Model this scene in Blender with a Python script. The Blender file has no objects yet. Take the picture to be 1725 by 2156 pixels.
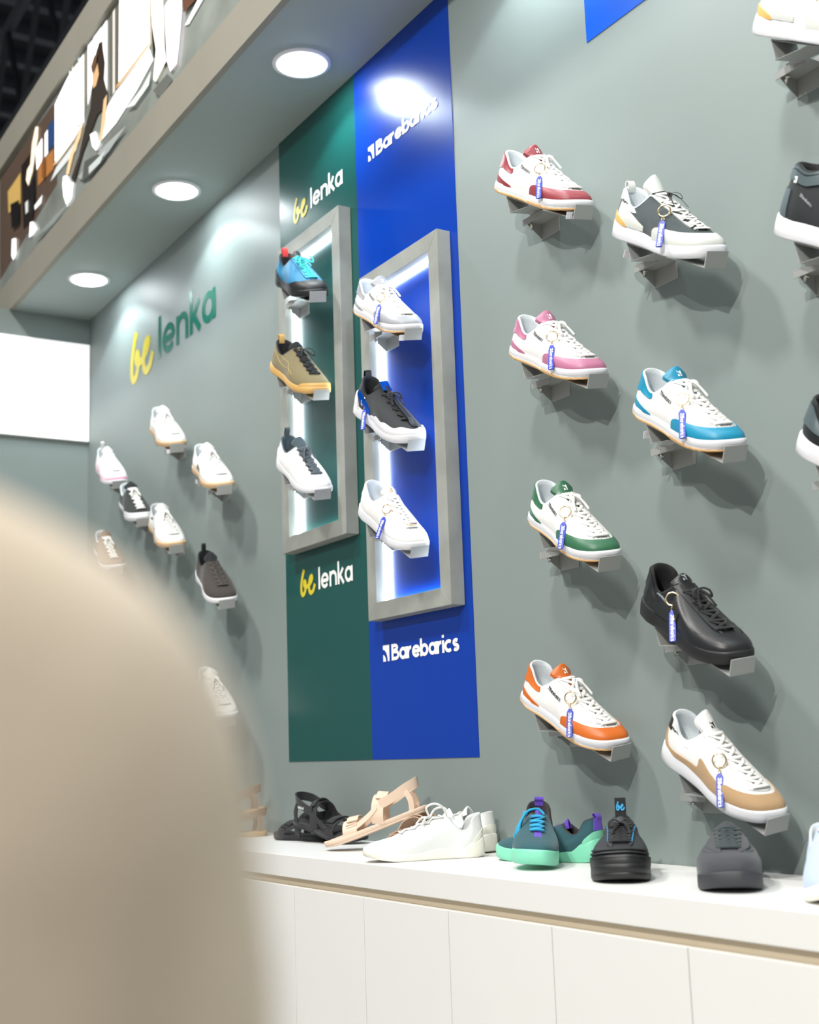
import bpy, math, random
import numpy as np
from mathutils import Vector, Matrix
random.seed(7)
C = bpy.context.scene.collection
scn = bpy.context.scene
rad = math.radians

# ------------------------------------------------------------------ camera
F_PX = 2771.0
cam_d = bpy.data.cameras.new('camera')
cam = bpy.data.objects.new('camera', cam_d); C.objects.link(cam)
cam_d.sensor_fit = 'VERTICAL'; cam_d.sensor_height = 36.0; cam_d.sensor_width = 36.0 * 1725 / 2156
cam_d.lens = F_PX / 2156 * 36.0
yaw, pit, rol = 1.0197, .18, .03403
CAM = Vector((0, -1.75, 1.28))
fw = Vector((-math.sin(yaw) * math.cos(pit), math.cos(yaw) * math.cos(pit), math.sin(pit)))
rt = Vector((math.cos(yaw), math.sin(yaw), 0)); dn = fw.cross(rt)
r2 = math.cos(rol) * rt + math.sin(rol) * dn
d2 = -math.sin(rol) * rt + math.cos(rol) * dn
M = Matrix((r2, -d2, -fw)).transposed().to_4x4(); M.translation = CAM
cam.matrix_world = M
cam_d.clip_start = .02
cam_d.dof.use_dof = True
cam_d.dof.focus_distance = 2.8
cam_d.dof.aperture_fstop = 4.2
scn.camera = cam

# ------------------------------------------------------------------ colour management
vs = scn.view_settings
vs.view_transform = 'Standard'; vs.look = 'None'; vs.gamma = 1.0; vs.use_curve_mapping = False
vs.exposure = 0.0

# ------------------------------------------------------------------ world and hall lamps
w = bpy.data.worlds.new('hall_world'); scn.world = w; w.use_nodes = True
bg = w.node_tree.nodes['Background']; bg.inputs[0].default_value = (.92, .96, 1, 1); bg.inputs[1].default_value = .36

def lamp(name, kind, loc, target, power, col=(1, 1, 1), parent=None, **kw):
    l = bpy.data.lights.new(name, kind); l.energy = power; l.color = col
    for k, v in kw.items(): setattr(l, k, v)
    o = bpy.data.objects.new(name, l); C.objects.link(o); o.location = loc
    if target is not None:
        o.rotation_euler = (Vector(target) - Vector(loc)).to_track_quat('-Z', 'Y').to_euler()
    if parent: o.parent = parent
    return o
SPOTS = [((.10, -3.4, 3.6), 380), ((-.55, -3.6, 3.7), 120)]
HALL = [((-3.6, -3.3, 6.9), 250), ((.2, -3.3, 6.9), 230)]
DOWN_W = 14.0
LED_E = 24.0

# ------------------------------------------------------------------ materials
def lin(c):
    c = c.lstrip('#'); v = [int(c[i:i + 2], 16) / 255 for i in (0, 2, 4)]
    return tuple((x / 12.92 if x <= .04045 else ((x + .055) / 1.055) ** 2.4) for x in v) + (1,)
MC = {}
def mat(name, col, rough=.5, metal=0, emit=0, bump=0, bscale=200, var=0, vscale=6, spec=.5, coat=0, sheen=0):
    key = (name, col)
    if key in MC: return MC[key]
    m = bpy.data.materials.new(name); m.use_nodes = True
    nt = m.node_tree; b = nt.nodes['Principled BSDF']
    c = lin(col) if isinstance(col, str) else col
    b.inputs['Base Color'].default_value = c
    b.inputs['Roughness'].default_value = rough; b.inputs['Metallic'].default_value = metal
    b.inputs['Specular IOR Level'].default_value = spec
    b.inputs['Coat Weight'].default_value = coat
    b.inputs['Sheen Weight'].default_value = sheen
    if emit:
        b.inputs['Emission Color'].default_value = c; b.inputs['Emission Strength'].default_value = emit
    tc = nt.nodes.new('ShaderNodeTexCoord')
    if bump:
        n = nt.nodes.new('ShaderNodeTexNoise'); n.inputs['Scale'].default_value = bscale; n.inputs['Detail'].default_value = 3
        nt.links.new(tc.outputs['Object'], n.inputs['Vector'])
        bp = nt.nodes.new('ShaderNodeBump'); bp.inputs['Strength'].default_value = bump; bp.inputs['Distance'].default_value = .002
        nt.links.new(n.outputs['Fac'], bp.inputs['Height']); nt.links.new(bp.outputs['Normal'], b.inputs['Normal'])
    if var:
        n = nt.nodes.new('ShaderNodeTexNoise'); n.inputs['Scale'].default_value = vscale; n.inputs['Detail'].default_value = 5
        nt.links.new(tc.outputs['Object'], n.inputs['Vector'])
        r = nt.nodes.new('ShaderNodeValToRGB')
        r.color_ramp.elements[0].position = .3; r.color_ramp.elements[1].position = .7
        r.color_ramp.elements[0].color = tuple(x * (1 - var) for x in c[:3]) + (1,)
        r.color_ramp.elements[1].color = tuple(min(1, x * (1 + var)) for x in c[:3]) + (1,)
        nt.links.new(n.outputs['Fac'], r.inputs['Fac']); nt.links.new(r.outputs['Color'], b.inputs['Base Color'])
    MC[key] = m
    return m
WALLM = mat('grey_wall_paint', '#818c8a', rough=.52, bump=.12, bscale=35, var=.025, vscale=3)
SOFM = mat('grey_soffit_paint', '#9aa5a3', rough=.6, var=.02, vscale=3)
FASM = mat('grey_fascia_paint', '#8f8c80', rough=.6, var=.03, vscale=4)
WHITEC = mat('white_counter_laminate', '#dfdfdd', rough=.45, var=.01, vscale=3)
GREENV = mat('green_vinyl', '#0d4a46', rough=.3, bump=.18, bscale=14, spec=.45)
BLUEV = mat('blue_vinyl', '#00369b', rough=.3, bump=.18, bscale=14, spec=.3)
WOODF = mat('grey_painted_timber', '#8f928c', rough=.6, var=.16, vscale=9, bump=.2, bscale=40)
VWHITE = mat('white_vinyl_lettering', '#f2f2f0', rough=.3)
VYEL = mat('yellow_vinyl_lettering', '#d4c22a', rough=.35)
VGRN = mat('green_vinyl_lettering', '#1e7a68', rough=.16, spec=.8)
STEEL = mat('grey_powder_coated_sheet', '#a3a5a3', rough=.42, metal=.1)
CHROME = mat('bright_zinc_metal', '#d8d4c8', rough=.2, metal=1)
GOLD = mat('pale_gold_metal', '#e8cfa6', rough=.18, metal=1)
TAGB = mat('blue_rubber', '#0a34b0', rough=.4)
BLACKP = mat('black_paint', '#0d0d10', rough=.7)

# ------------------------------------------------------------------ mesh helpers
def link(name, me, m=None, parent=None, smooth=True):
    o = bpy.data.objects.new(name, me); C.objects.link(o)
    if parent: o.parent = parent
    if m:
        if len(me.materials) == 0: me.materials.append(m)
        elif me.materials[0] != m:
            o.material_slots[0].link = 'OBJECT'; o.material_slots[0].material = m
    return o
def mesh(name, V, Fc, smooth=True, fix=True):
    me = bpy.data.meshes.new(name)
    me.from_pydata([tuple(map(float, v)) for v in V], [], Fc); me.update()
    if fix:
        import bmesh
        bm = bmesh.new(); bm.from_mesh(me); bmesh.ops.recalc_face_normals(bm, faces=bm.faces); bm.to_mesh(me); bm.free()
    if smooth:
        me.polygons.foreach_set('use_smooth', [True] * len(me.polygons))
    return me
class MB:
    def __init__(s): s.V = []; s.F = []
    def add(s, V, Fc):
        n = len(s.V); s.V += [tuple(v) for v in V]; s.F += [tuple(i + n for i in f) for f in Fc]; return s
    def box(s, x0, x1, y0, y1, z0, z1, T=None):
        V = [(x, y, z) for x in (x0, x1) for y in (y0, y1) for z in (z0, z1)]
        if T: V = [T(v) for v in V]
        return s.add(V, [(0, 1, 3, 2), (4, 6, 7, 5), (0, 4, 5, 1), (2, 3, 7, 6), (0, 2, 6, 4), (1, 5, 7, 3)])
    def prism(s, poly, y0, y1, T=None):                       # poly in (x,z), extruded along y
        n = len(poly)
        V = [(p[0], y0, p[1]) for p in poly] + [(p[0], y1, p[1]) for p in poly]
        if T: V = [T(v) for v in V]
        Fc = [tuple(range(n)), tuple(range(2 * n - 1, n - 1, -1))] + [(i, (i + 1) % n, n + (i + 1) % n, n + i) for i in range(n)]
        return s.add(V, Fc)
    def tube(s, P, r, n=8, caps=True, flat=1.0, up=None, closed=False):
        P = [Vector(p) for p in P]; k = len(P); R = r if hasattr(r, '__len__') else [r] * k
        rings = []; prev = None
        for i in range(k):
            if closed: t = P[(i + 1) % k] - P[i - 1]
            else: t = P[min(i + 1, k - 1)] - P[max(i - 1, 0)]
            t = t.normalized() if t.length > 1e-9 else Vector((0, 0, 1))
            if up is not None: a = Vector(up[i] if hasattr(up, '__len__') and not isinstance(up, Vector) else up)
            else: a = prev if prev is not None else (Vector((0, 0, 1)) if abs(t.z) < .9 else Vector((1, 0, 0)))
            a = (a - t * a.dot(t)); a = a.normalized() if a.length > 1e-9 else t.orthogonal().normalized()
            prev = a; b = t.cross(a)
            rings.append([P[i] + (b * math.cos(2 * math.pi * j / n) + a * flat * math.sin(2 * math.pi * j / n)) * R[i] for j in range(n)])
        V = [v for rg in rings for v in rg]; Fc = []
        for i in range(k if closed else k - 1):
            i2 = (i + 1) % k
            for j in range(n): Fc.append((i * n + j, i * n + (j + 1) % n, i2 * n + (j + 1) % n, i2 * n + j))
        if caps and not closed: Fc += [tuple(range(n - 1, -1, -1)), tuple((k - 1) * n + j for j in range(n))]
        return s.add(V, Fc)
    def grid(s, G, cu=False, cv=False):
        nu = len(G); nv = len(G[0]); V = [p for row in G for p in row]; Fc = []
        for i in range(nu if cu else nu - 1):
            for j in range(nv if cv else nv - 1):
                i2 = (i + 1) % nu; j2 = (j + 1) % nv
                Fc.append((i * nv + j, i2 * nv + j, i2 * nv + j2, i * nv + j2))
        return s.add(V, Fc)
    def slab(s, A, B):                                        # closed shell between two equal grids
        nu = len(A); nv = len(A[0]); s.grid(A); s.grid([r[::-1] for r in B])
        for X, Y in ((A[0], B[0]), (A[-1], B[-1]), ([r[0] for r in A], [r[0] for r in B]), ([r[-1] for r in A], [r[-1] for r in B])):
            s.grid([X, Y])
        return s
    def build(s, name, m=None, parent=None, smooth=False, bevel=0, merge=False):
        me = mesh(name, s.V, s.F, smooth)
        if merge:
            import bmesh
            bm = bmesh.new(); bm.from_mesh(me); bmesh.ops.remove_doubles(bm, verts=bm.verts, dist=1e-5)
            bmesh.ops.recalc_face_normals(bm, faces=bm.faces); bm.to_mesh(me); bm.free()
        o = link(name, me, m, parent)
        if bevel:
            b = o.modifiers.new('bevel', 'BEVEL'); b.width = bevel; b.segments = 2; b.limit_method = 'ANGLE'
        return o
def tag(o, label=None, cat=None, group=None, kind=None):
    if label: o['label'] = label
    if cat: o['category'] = cat
    if group: o['group'] = group
    if kind: o['kind'] = kind
    return o
def empty(name, loc=(0, 0, 0)):
    o = bpy.data.objects.new(name, None); C.objects.link(o); o.location = loc; o.empty_display_size = .05; return o
def structure(name, mb, m, **k):
    return tag(mb.build(name, m, **k), kind='structure')

# ------------------------------------------------------------------ lettering (stroke built)
def arc(cx, cy, r, a0, a1, n=14, ry=None):
    return [(cx + r * math.cos(rad(a0 + (a1 - a0) * i / n)), cy + (ry or r) * math.sin(rad(a0 + (a1 - a0) * i / n))) for i in range(n + 1)]
def glyph(c, th=.2):
    h = th / 2; ry = .52 - h; m = .5
    if c == 'B': return [[(0, 0), (0, 1.38)], [(0, 1.38 - h), (.36, 1.38 - h)] + arc(.38, 1.05, .30, 90, -90, 8, .33 - h) + [(0, .72)], [(0, .72), (.42, .72)] + arc(.44, .36 + h / 2, .38, 90, -90, 8, .36 - h / 2) + [(0, h)]], .82
    if c == 'a': return [arc(.40, m, .38, 0, 360, 18, ry), [(.82, 0), (.82, 1.0)]], .82
    if c == 'r': return [[(0, 0), (0, 1.0)], [(0, .45)] + arc(.42, .5, .40, 170, 85, 6, ry)], .42
    if c == 'e': return [[(.06, .5), (.84, .5)] + arc(.43, m, .42, 0, 322, 18, ry)], .84
    if c == 'b': return [[(0, 0), (0, 1.45)], arc(.42, m, .38, 0, 360, 18, ry)], .82
    if c == 'i': return [[(0, 0), (0, 1.0)], [(0, 1.2), (0, 1.2 + max(.22, th * .8))]], .0
    if c == 'c': return [arc(.42, m, .41, 48, 312, 14, ry)], .72
    if c == 's': return [arc(.32, .735 - h / 4, .26, 35, 265, 9, .27 - h / 1.6) + arc(.32, .27 + h / 4, .28, 85, -145, 9, .27 - h / 1.6)], .62
    if c == 'l': return [[(0, 0), (0, 1.5)]], .0
    if c == 'n': return [[(0, 0), (0, 1.0)], [(0, .5)] + arc(.38, .56, .38, 180, 0, 10, .46 - h) + [(.76, 0)]], .76
    if c == 'k': return [[(0, 0), (0, 1.5)], [(0, .38), (.62, 1.0)], [(.2, .56), (.68, 0)]], .58
    return [], .4
def word(txt, th, gap=.34, u0=0.0):
    out = []; u = u0
    for ch in txt:
        st, wd = glyph(ch, th)
        out += [[(x + u, y) for x, y in s] for s in st]; u += wd + gap + th * (.75 if ch != ' ' else .2)
    return [(s, th) for s in out], u - gap
SCRIPT = [(.56, 1.6), (.36, 1.25), (.2, .85), (.12, .45), (.16, .05), (.36, -.1), (.62, .06), (.76, .4), (.72, .74), (.56, .78), (.55, .55), (.8, .42), (1.15, .44), (1.5, .62), (1.72, .86), (1.66, 1.02), (1.45, .95), (1.27, .6), (1.27, .15), (1.5, -.08), (1.85, .05), (2.1, .45)]
def smooth2(P, n=4):
    out = []
    for i in range(len(P) - 1):
        p0 = P[max(i - 1, 0)]; p1 = P[i]; p2 = P[i + 1]; p3 = P[min(i + 2, len(P) - 1)]
        for k in range(n):
            t = k / n
            out.append(tuple(.5 * ((2 * b) + (-a + c) * t + (2 * a - 5 * b + 4 * c - d) * t * t + (-a + 3 * b - 3 * c + d) * t ** 3) for a, b, c, d in zip(p0, p1, p2, p3)))
    return out + [P[-1]]
def logo_polys(s=1.0, u0=0.0):
    c1 = [(0, 1.38), (.92, 1.38), (.92, 0), (.66, 0)] + [(.66 * math.cos(rad(a)), 1.02 * math.sin(rad(a))) for a in (15, 30, 45, 60, 75, 90)]
    c2 = [(0, 0), (.42, 0)] + [(.42 * math.cos(rad(a)), .58 * math.sin(rad(a))) for a in (20, 40, 60, 75, 90)]
    return [[(u0 + s * x, s * y) for x, y in p] for p in (c1, c2)]
def ribbons(mb, strokes, T):
    for P, th in strokes:
        n = len(P); L = []; Rr = []
        closed = n > 4 and abs(P[0][0] - P[-1][0]) + abs(P[0][1] - P[-1][1]) < 1e-6
        for i in range(n):
            a = P[i - 1] if i > 0 else (P[-2] if closed else P[0]); b = P[i + 1] if i < n - 1 else (P[1] if closed else P[-1])
            dx, dy = b[0] - a[0], b[1] - a[1]; d = math.hypot(dx, dy) or 1
            nx, ny = -dy / d * th / 2, dx / d * th / 2
            L.append((P[i][0] + nx, P[i][1] + ny)); Rr.append((P[i][0] - nx, P[i][1] - ny))
        V = [Vector(T(*p)) for p in L] + [Vector(T(*p)) for p in Rr]
        nn = (V[n] - V[0]).cross(V[1] - V[0]); nn = nn.normalized() if nn.length > 0 else Vector((0, -1, 0)); k0 = ribbons.k; ribbons.k = (ribbons.k + 1) % 12
        sgn = 1 if nn.y < 0 else -1
        V = [v + nn * sgn * (k0 * 1.2e-5 + (i % n) * 1.5e-6) for i, v in enumerate(V)]
        mb.add(V, [(i, i + 1, n + i + 1, n + i) for i in range(n - 1)])
ribbons.k = 0
def polys(mb, PL, T):
    for p in PL: mb.add([T(*q) for q in p], [tuple(range(len(p)))])
def brand_word(mb, T, th=.3, gap=.06, logo=True):
    u = 0
    if logo: polys(mb, logo_polys(), T); u = 1.22
    st, end = word('Barebarics', th, gap, u + th / 2); ribbons(mb, st, T)
    return end

# ------------------------------------------------------------------ lights of the hall
for i, (p, e) in enumerate(SPOTS):
    lamp('hall_spot_light', 'SPOT', p, (-1.9, 0, 1.9), e, (1, .97, .92), spot_size=rad(75), spot_blend=.6, shadow_soft_size=.035)
for p, e in HALL:
    lamp('hall_area_light', 'AREA', p, (p[0] - .5, -.5, 1.2), e, (1, .97, .93), shape='DISK', size=.7)

# ------------------------------------------------------------------ structure
CT = 1.053; SOF = 3.22; LX = -5.52
structure('floor', MB().box(-12, 6, -9, .12, -.1, 0), mat('pale_booth_floor', '#c4c0b8', rough=.95, var=.08, vscale=30))
structure('wall_back', MB().box(LX - .1, 1.6, 0, .1, 0, SOF + .9), WALLM)
structure('wall_left', MB().box(LX - .1, LX, -1.3, 0, 0, SOF), WALLM)
structure('ceiling_soffit', MB().box(LX - .1, 1.6, -.335, -.0, SOF, SOF + .06), SOFM)
structure('trim_1', MB().box(LX - .9, 1.6, -.355, -.335, SOF - .004, 3.357), FASM)
structure('trim_2', MB().box(LX - .9, 1.6, -.355, -.335, 3.953, 4.10), FASM)
structure('wall_fascia', MB().box(LX - .9, 1.6, -.334, -.30, SOF + .06, 4.09), FASM)
hc = structure('ceiling', MB().box(-24, 8, -12, 14, 9.0, 9.1), mat('dark_hall_roof', '#1a1b1f', rough=.9))

dkm = mat('dark_roof_steel', '#202228', rough=.6)
for k in range(4):
    b = MB(); y = 1.2 + k * 2.1; z0, z1 = 7.2, 8.3
    for z in (z0, z1): b.tube([(-22, y, z), (4, y, z)], .06, 6)
    n = 22
    for i in range(n):
        x0 = -22 + i * 26 / n; x1 = x0 + 13 / n; x2 = x0 + 26 / n
        b.tube([(x0, y, z0), (x1, y, z1)], .03, 5); b.tube([(x1, y, z1), (x2, y, z0)], .03, 5)
    tag(b.build('roof_truss', dkm), ('nearest', 'second', 'third', 'farthest')[k] + ' of the dark steel roof trusses, counted outward from the photo banner', 'roof truss', 'dark steel trusses under the hall roof')
b = MB()
for i in range(44): b.box(-22 + i * .6, -22 + i * .6 + .12, -2, 12, 8.85, 9.0)
tag(b.build('roof_rib', mat('roof_rib_metal', '#34363c', rough=.6)), 'thin dark corrugated ribs across the underside of the hall roof', 'roof ribs', kind='stuff')

# white lightbox on the left end wall
t = empty('white_sign_panel', (LX + .012, -.32, 2.88))
tag(t, 'plain white glowing rectangular panel on the grey end wall at the far left', 'sign panel')
MB().box(-.012, .006, -.6, .318, -.221, .221).build('panel_frame', mat('white_panel_frame', '#e8e8e6', rough=.5), t)
MB().box(.0065, .008, -.598, .316, -.219, .219).build('panel_face', mat('lit_white_face', '#f4f4f4', rough=.5, emit=.62), t)

# counter
t = empty('display_counter', (-2.2, -.18, 0)); tag(t, 'long white display counter with a shadow gap under its top, running along the grey wall', 'counter')
X0, X1 = LX + .002, 1.4
def bx(*a): return MB().box(a[0] + 2.2, a[1] + 2.2, a[2] + .18, a[3] + .18, a[4], a[5])
bx(X0, X1, -.365, -.001, CT - .05, CT).build('counter_top', WHITEC, t, bevel=.0015)
bx(X0, X1, -.352, -.01, .08, CT - .05).build('carcass', mat('beige_recess_board', '#cfc0a6', rough=.6), t)
bx(X0, X1, -.33, -.01, 0, .08).build('plinth', WHITEC, t)
sx = [-2.813 - .325 * k for k in range(8, 0, -1)] + [-2.813, -2.488, -2.163, -1.843, -1.515, -1.19, -.865, -.54, -.215, .11, .435, .76, 1.085, X1]
sx = [X0] + sx
for a, b_ in zip(sx[:-1], sx[1:]):
    bx(a + .0012, b_ - .0012, -.366, -.353, .085, .984).build('door_panel', WHITEC, t, bevel=.0008)

# ------------------------------------------------------------------ vinyl panels and lettering on the wall
def wall_text(mb, u0, z0, s, T=None, y=-.0032):
    return lambda u, v: (u0 + u * s, y, z0 + v * s)
g = empty('green_wall_graphic', (-3.323, 0, 2.2)); tag(g, 'tall glossy green vinyl panel on the wall behind the left light frame', 'wall graphic')
MB().box(-.25, .25, -.0015, 0, 1.262 - 2.2, SOF - 2.2).build('vinyl_sheet', GREENV, g)
b_ = empty('blue_wall_graphic', (-2.823, 0, 2.2)); tag(b_, 'tall glossy blue vinyl panel on the wall behind the right light frame', 'wall graphic')
MB().box(-.25, .25, -.0015, 0, 1.262 - 2.2, SOF - 2.2).build('vinyl_sheet', BLUEV, b_)
def be_word(parent, ox, oz, s, m1, m2, th=.24, y=-.0032, ssx=1.0):
    T = lambda u, v: (ox + u * s * ssx, y, oz + v * s)
    m = MB(); ribbons(m, [(smooth2(SCRIPT), .3)], T); m.build('script_lettering', m1, parent)
    m = MB(); st, e = word('lenka', th, .17, 2.72); ribbons(m, st, T); m.build('lettering', m2, parent); return e
# widths: green lower word 0.337 m wide, big wall word 0.89 m wide
be_word(g, -3.474 + 3.323, 1.749 - 2.2, .0435, VYEL, VWHITE, y=-.0026, ssx=1.02)
be_word(g, -3.474 + 3.323, 2.916 - 2.2, .0435, VYEL, VWHITE, y=-.0026, ssx=1.02)
big = empty('wall_lettering', (-4.53, 0, 2.8)); tag(big, 'large yellow and green two-word lettering on the bare grey wall under the ceiling lights', 'wall lettering')
be_word(big, -4.972 + 4.53, 2.80 - 2.8, .1130, VYEL, VGRN, y=-.0012, ssx=1.07)
for z in (1.514, 2.917):
    m = MB(); s = .0308
    brand_word(m, lambda u, v: (-3.0 + 2.823 + u * s * 1.16, -.0026, z - 2.2 + v * s), .29, .05); m.build('lettering', VWHITE, b_)
sq = MB().box(-2.038, -1.45, -.0015, 0, 2.792, 3.215)
tag(sq.build('blue_square_graphic', mat('matt_blue_vinyl', '#0a55c8', rough=.35)), 'blue square panel high on the wall, cut by the top edge of the picture', 'wall graphic')

# ------------------------------------------------------------------ light frames
def light_frame(x0, x1, z0, z1, label):
    t = empty('light_frame', ((x0 + x1) / 2, 0, z0)); tag(t, label, 'light frame', 'timber light frames on the wall')
    cx = (x0 + x1) / 2; m = .045; a, b2 = x0 - cx, x1 - cx; h = z1 - z0; y0, y1 = -.042, -.0022
    def part(poly):
        p = MB().prism(poly, y0, y1); p.build('frame_member', WOODF, t, bevel=.001)
    part([(a, 0), (b2, 0), (b2 - m, m), (a + m, m)]); part([(a, h), (a + m, h - m), (b2 - m, h - m), (b2, h)])
    part([(a, 0), (a + m, m), (a + m, h - m), (a, h)]); part([(b2, 0), (b2, h), (b2 - m, h - m), (b2 - m, m)])
    LED = mat('led_strip_glow', '#eaf6ff', emit=LED_E)
    e = .0003
    MB().box(a + m + e, a + m + .005, -.0125, -.0035, m + .006, h - m - .006).build('led_strip', LED, t)
    MB().box(b2 - m - .005, b2 - m - e, -.0125, -.0035, m + .006, h - m - .006).build('led_strip', LED, t)
    MB().box(a + m + .006, b2 - m - .006, -.0125, -.0035, h - m - .005, h - m - e).build('led_strip', LED, t)
    MB().box(a + m + .006, b2 - m - .006, -.0125, -.0035, m + e, m + .005).build('led_strip', LED, t)
    return t
light_frame(-3.51, -3.112, 1.872, 2.825, 'grey timber light frame on the green panel, left and higher of the pair')
light_frame(-3.003, -2.604, 1.620, 2.565, 'grey timber light frame on the blue panel, right and lower of the pair')

# ------------------------------------------------------------------ downlights
def ring_mesh(R0, R1, z0, z1, n=48):
    b = MB(); G = []
    for i in range(n):
        c, s_ = math.cos(2 * math.pi * i / n), math.sin(2 * math.pi * i / n)
        G.append([(R0 * c, R0 * s_, z0), (R0 * c, R0 * s_, z1), ((R0 + R1) / 2 * c, (R0 + R1) / 2 * s_, z1 - .002), (R1 * c, R1 * s_, z1), (R1 * c, R1 * s_, z0)])
    b.grid(G, cu=True); return b
DLX = [-5.017, -4.05, -3.085, -2.12, -1.155, -.19]
dl_lab = ['round lit downlight in the grey soffit, farthest and smallest', 'round lit downlight in the grey soffit, middle of the three', 'round lit downlight in the grey soffit, nearest and largest', 'round lit downlight above the grey shoe wall, out of the picture', 'round lit downlight over the right of the counter', 'round lit downlight at the near end of the soffit']
for x, lb in zip(DLX, dl_lab):
    t = empty('downlight', (x, -.163, SOF)); tag(t, lb, 'ceiling light', 'round downlights in the grey soffit')
    ring_mesh(.084, .0625, 0, -.004).build('trim_ring', mat('white_trim_ring', '#f2f4f8', rough=.4), t, smooth=True)
    b = MB(); n = 40
    b.add([(.0622 * math.cos(2 * math.pi * i / n), .0622 * math.sin(2 * math.pi * i / n), -.0085) for i in range(n)], [tuple(range(n))])
    b.build('diffuser', mat('downlight_diffuser', '#f4fbff', emit=55), t)
    lamp('downlight_light', 'SPOT', (0, 0, -.012), None, DOWN_W, (.86, .98, 1), t, spot_size=rad(128), spot_blend=.12, shadow_soft_size=.045)

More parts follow.
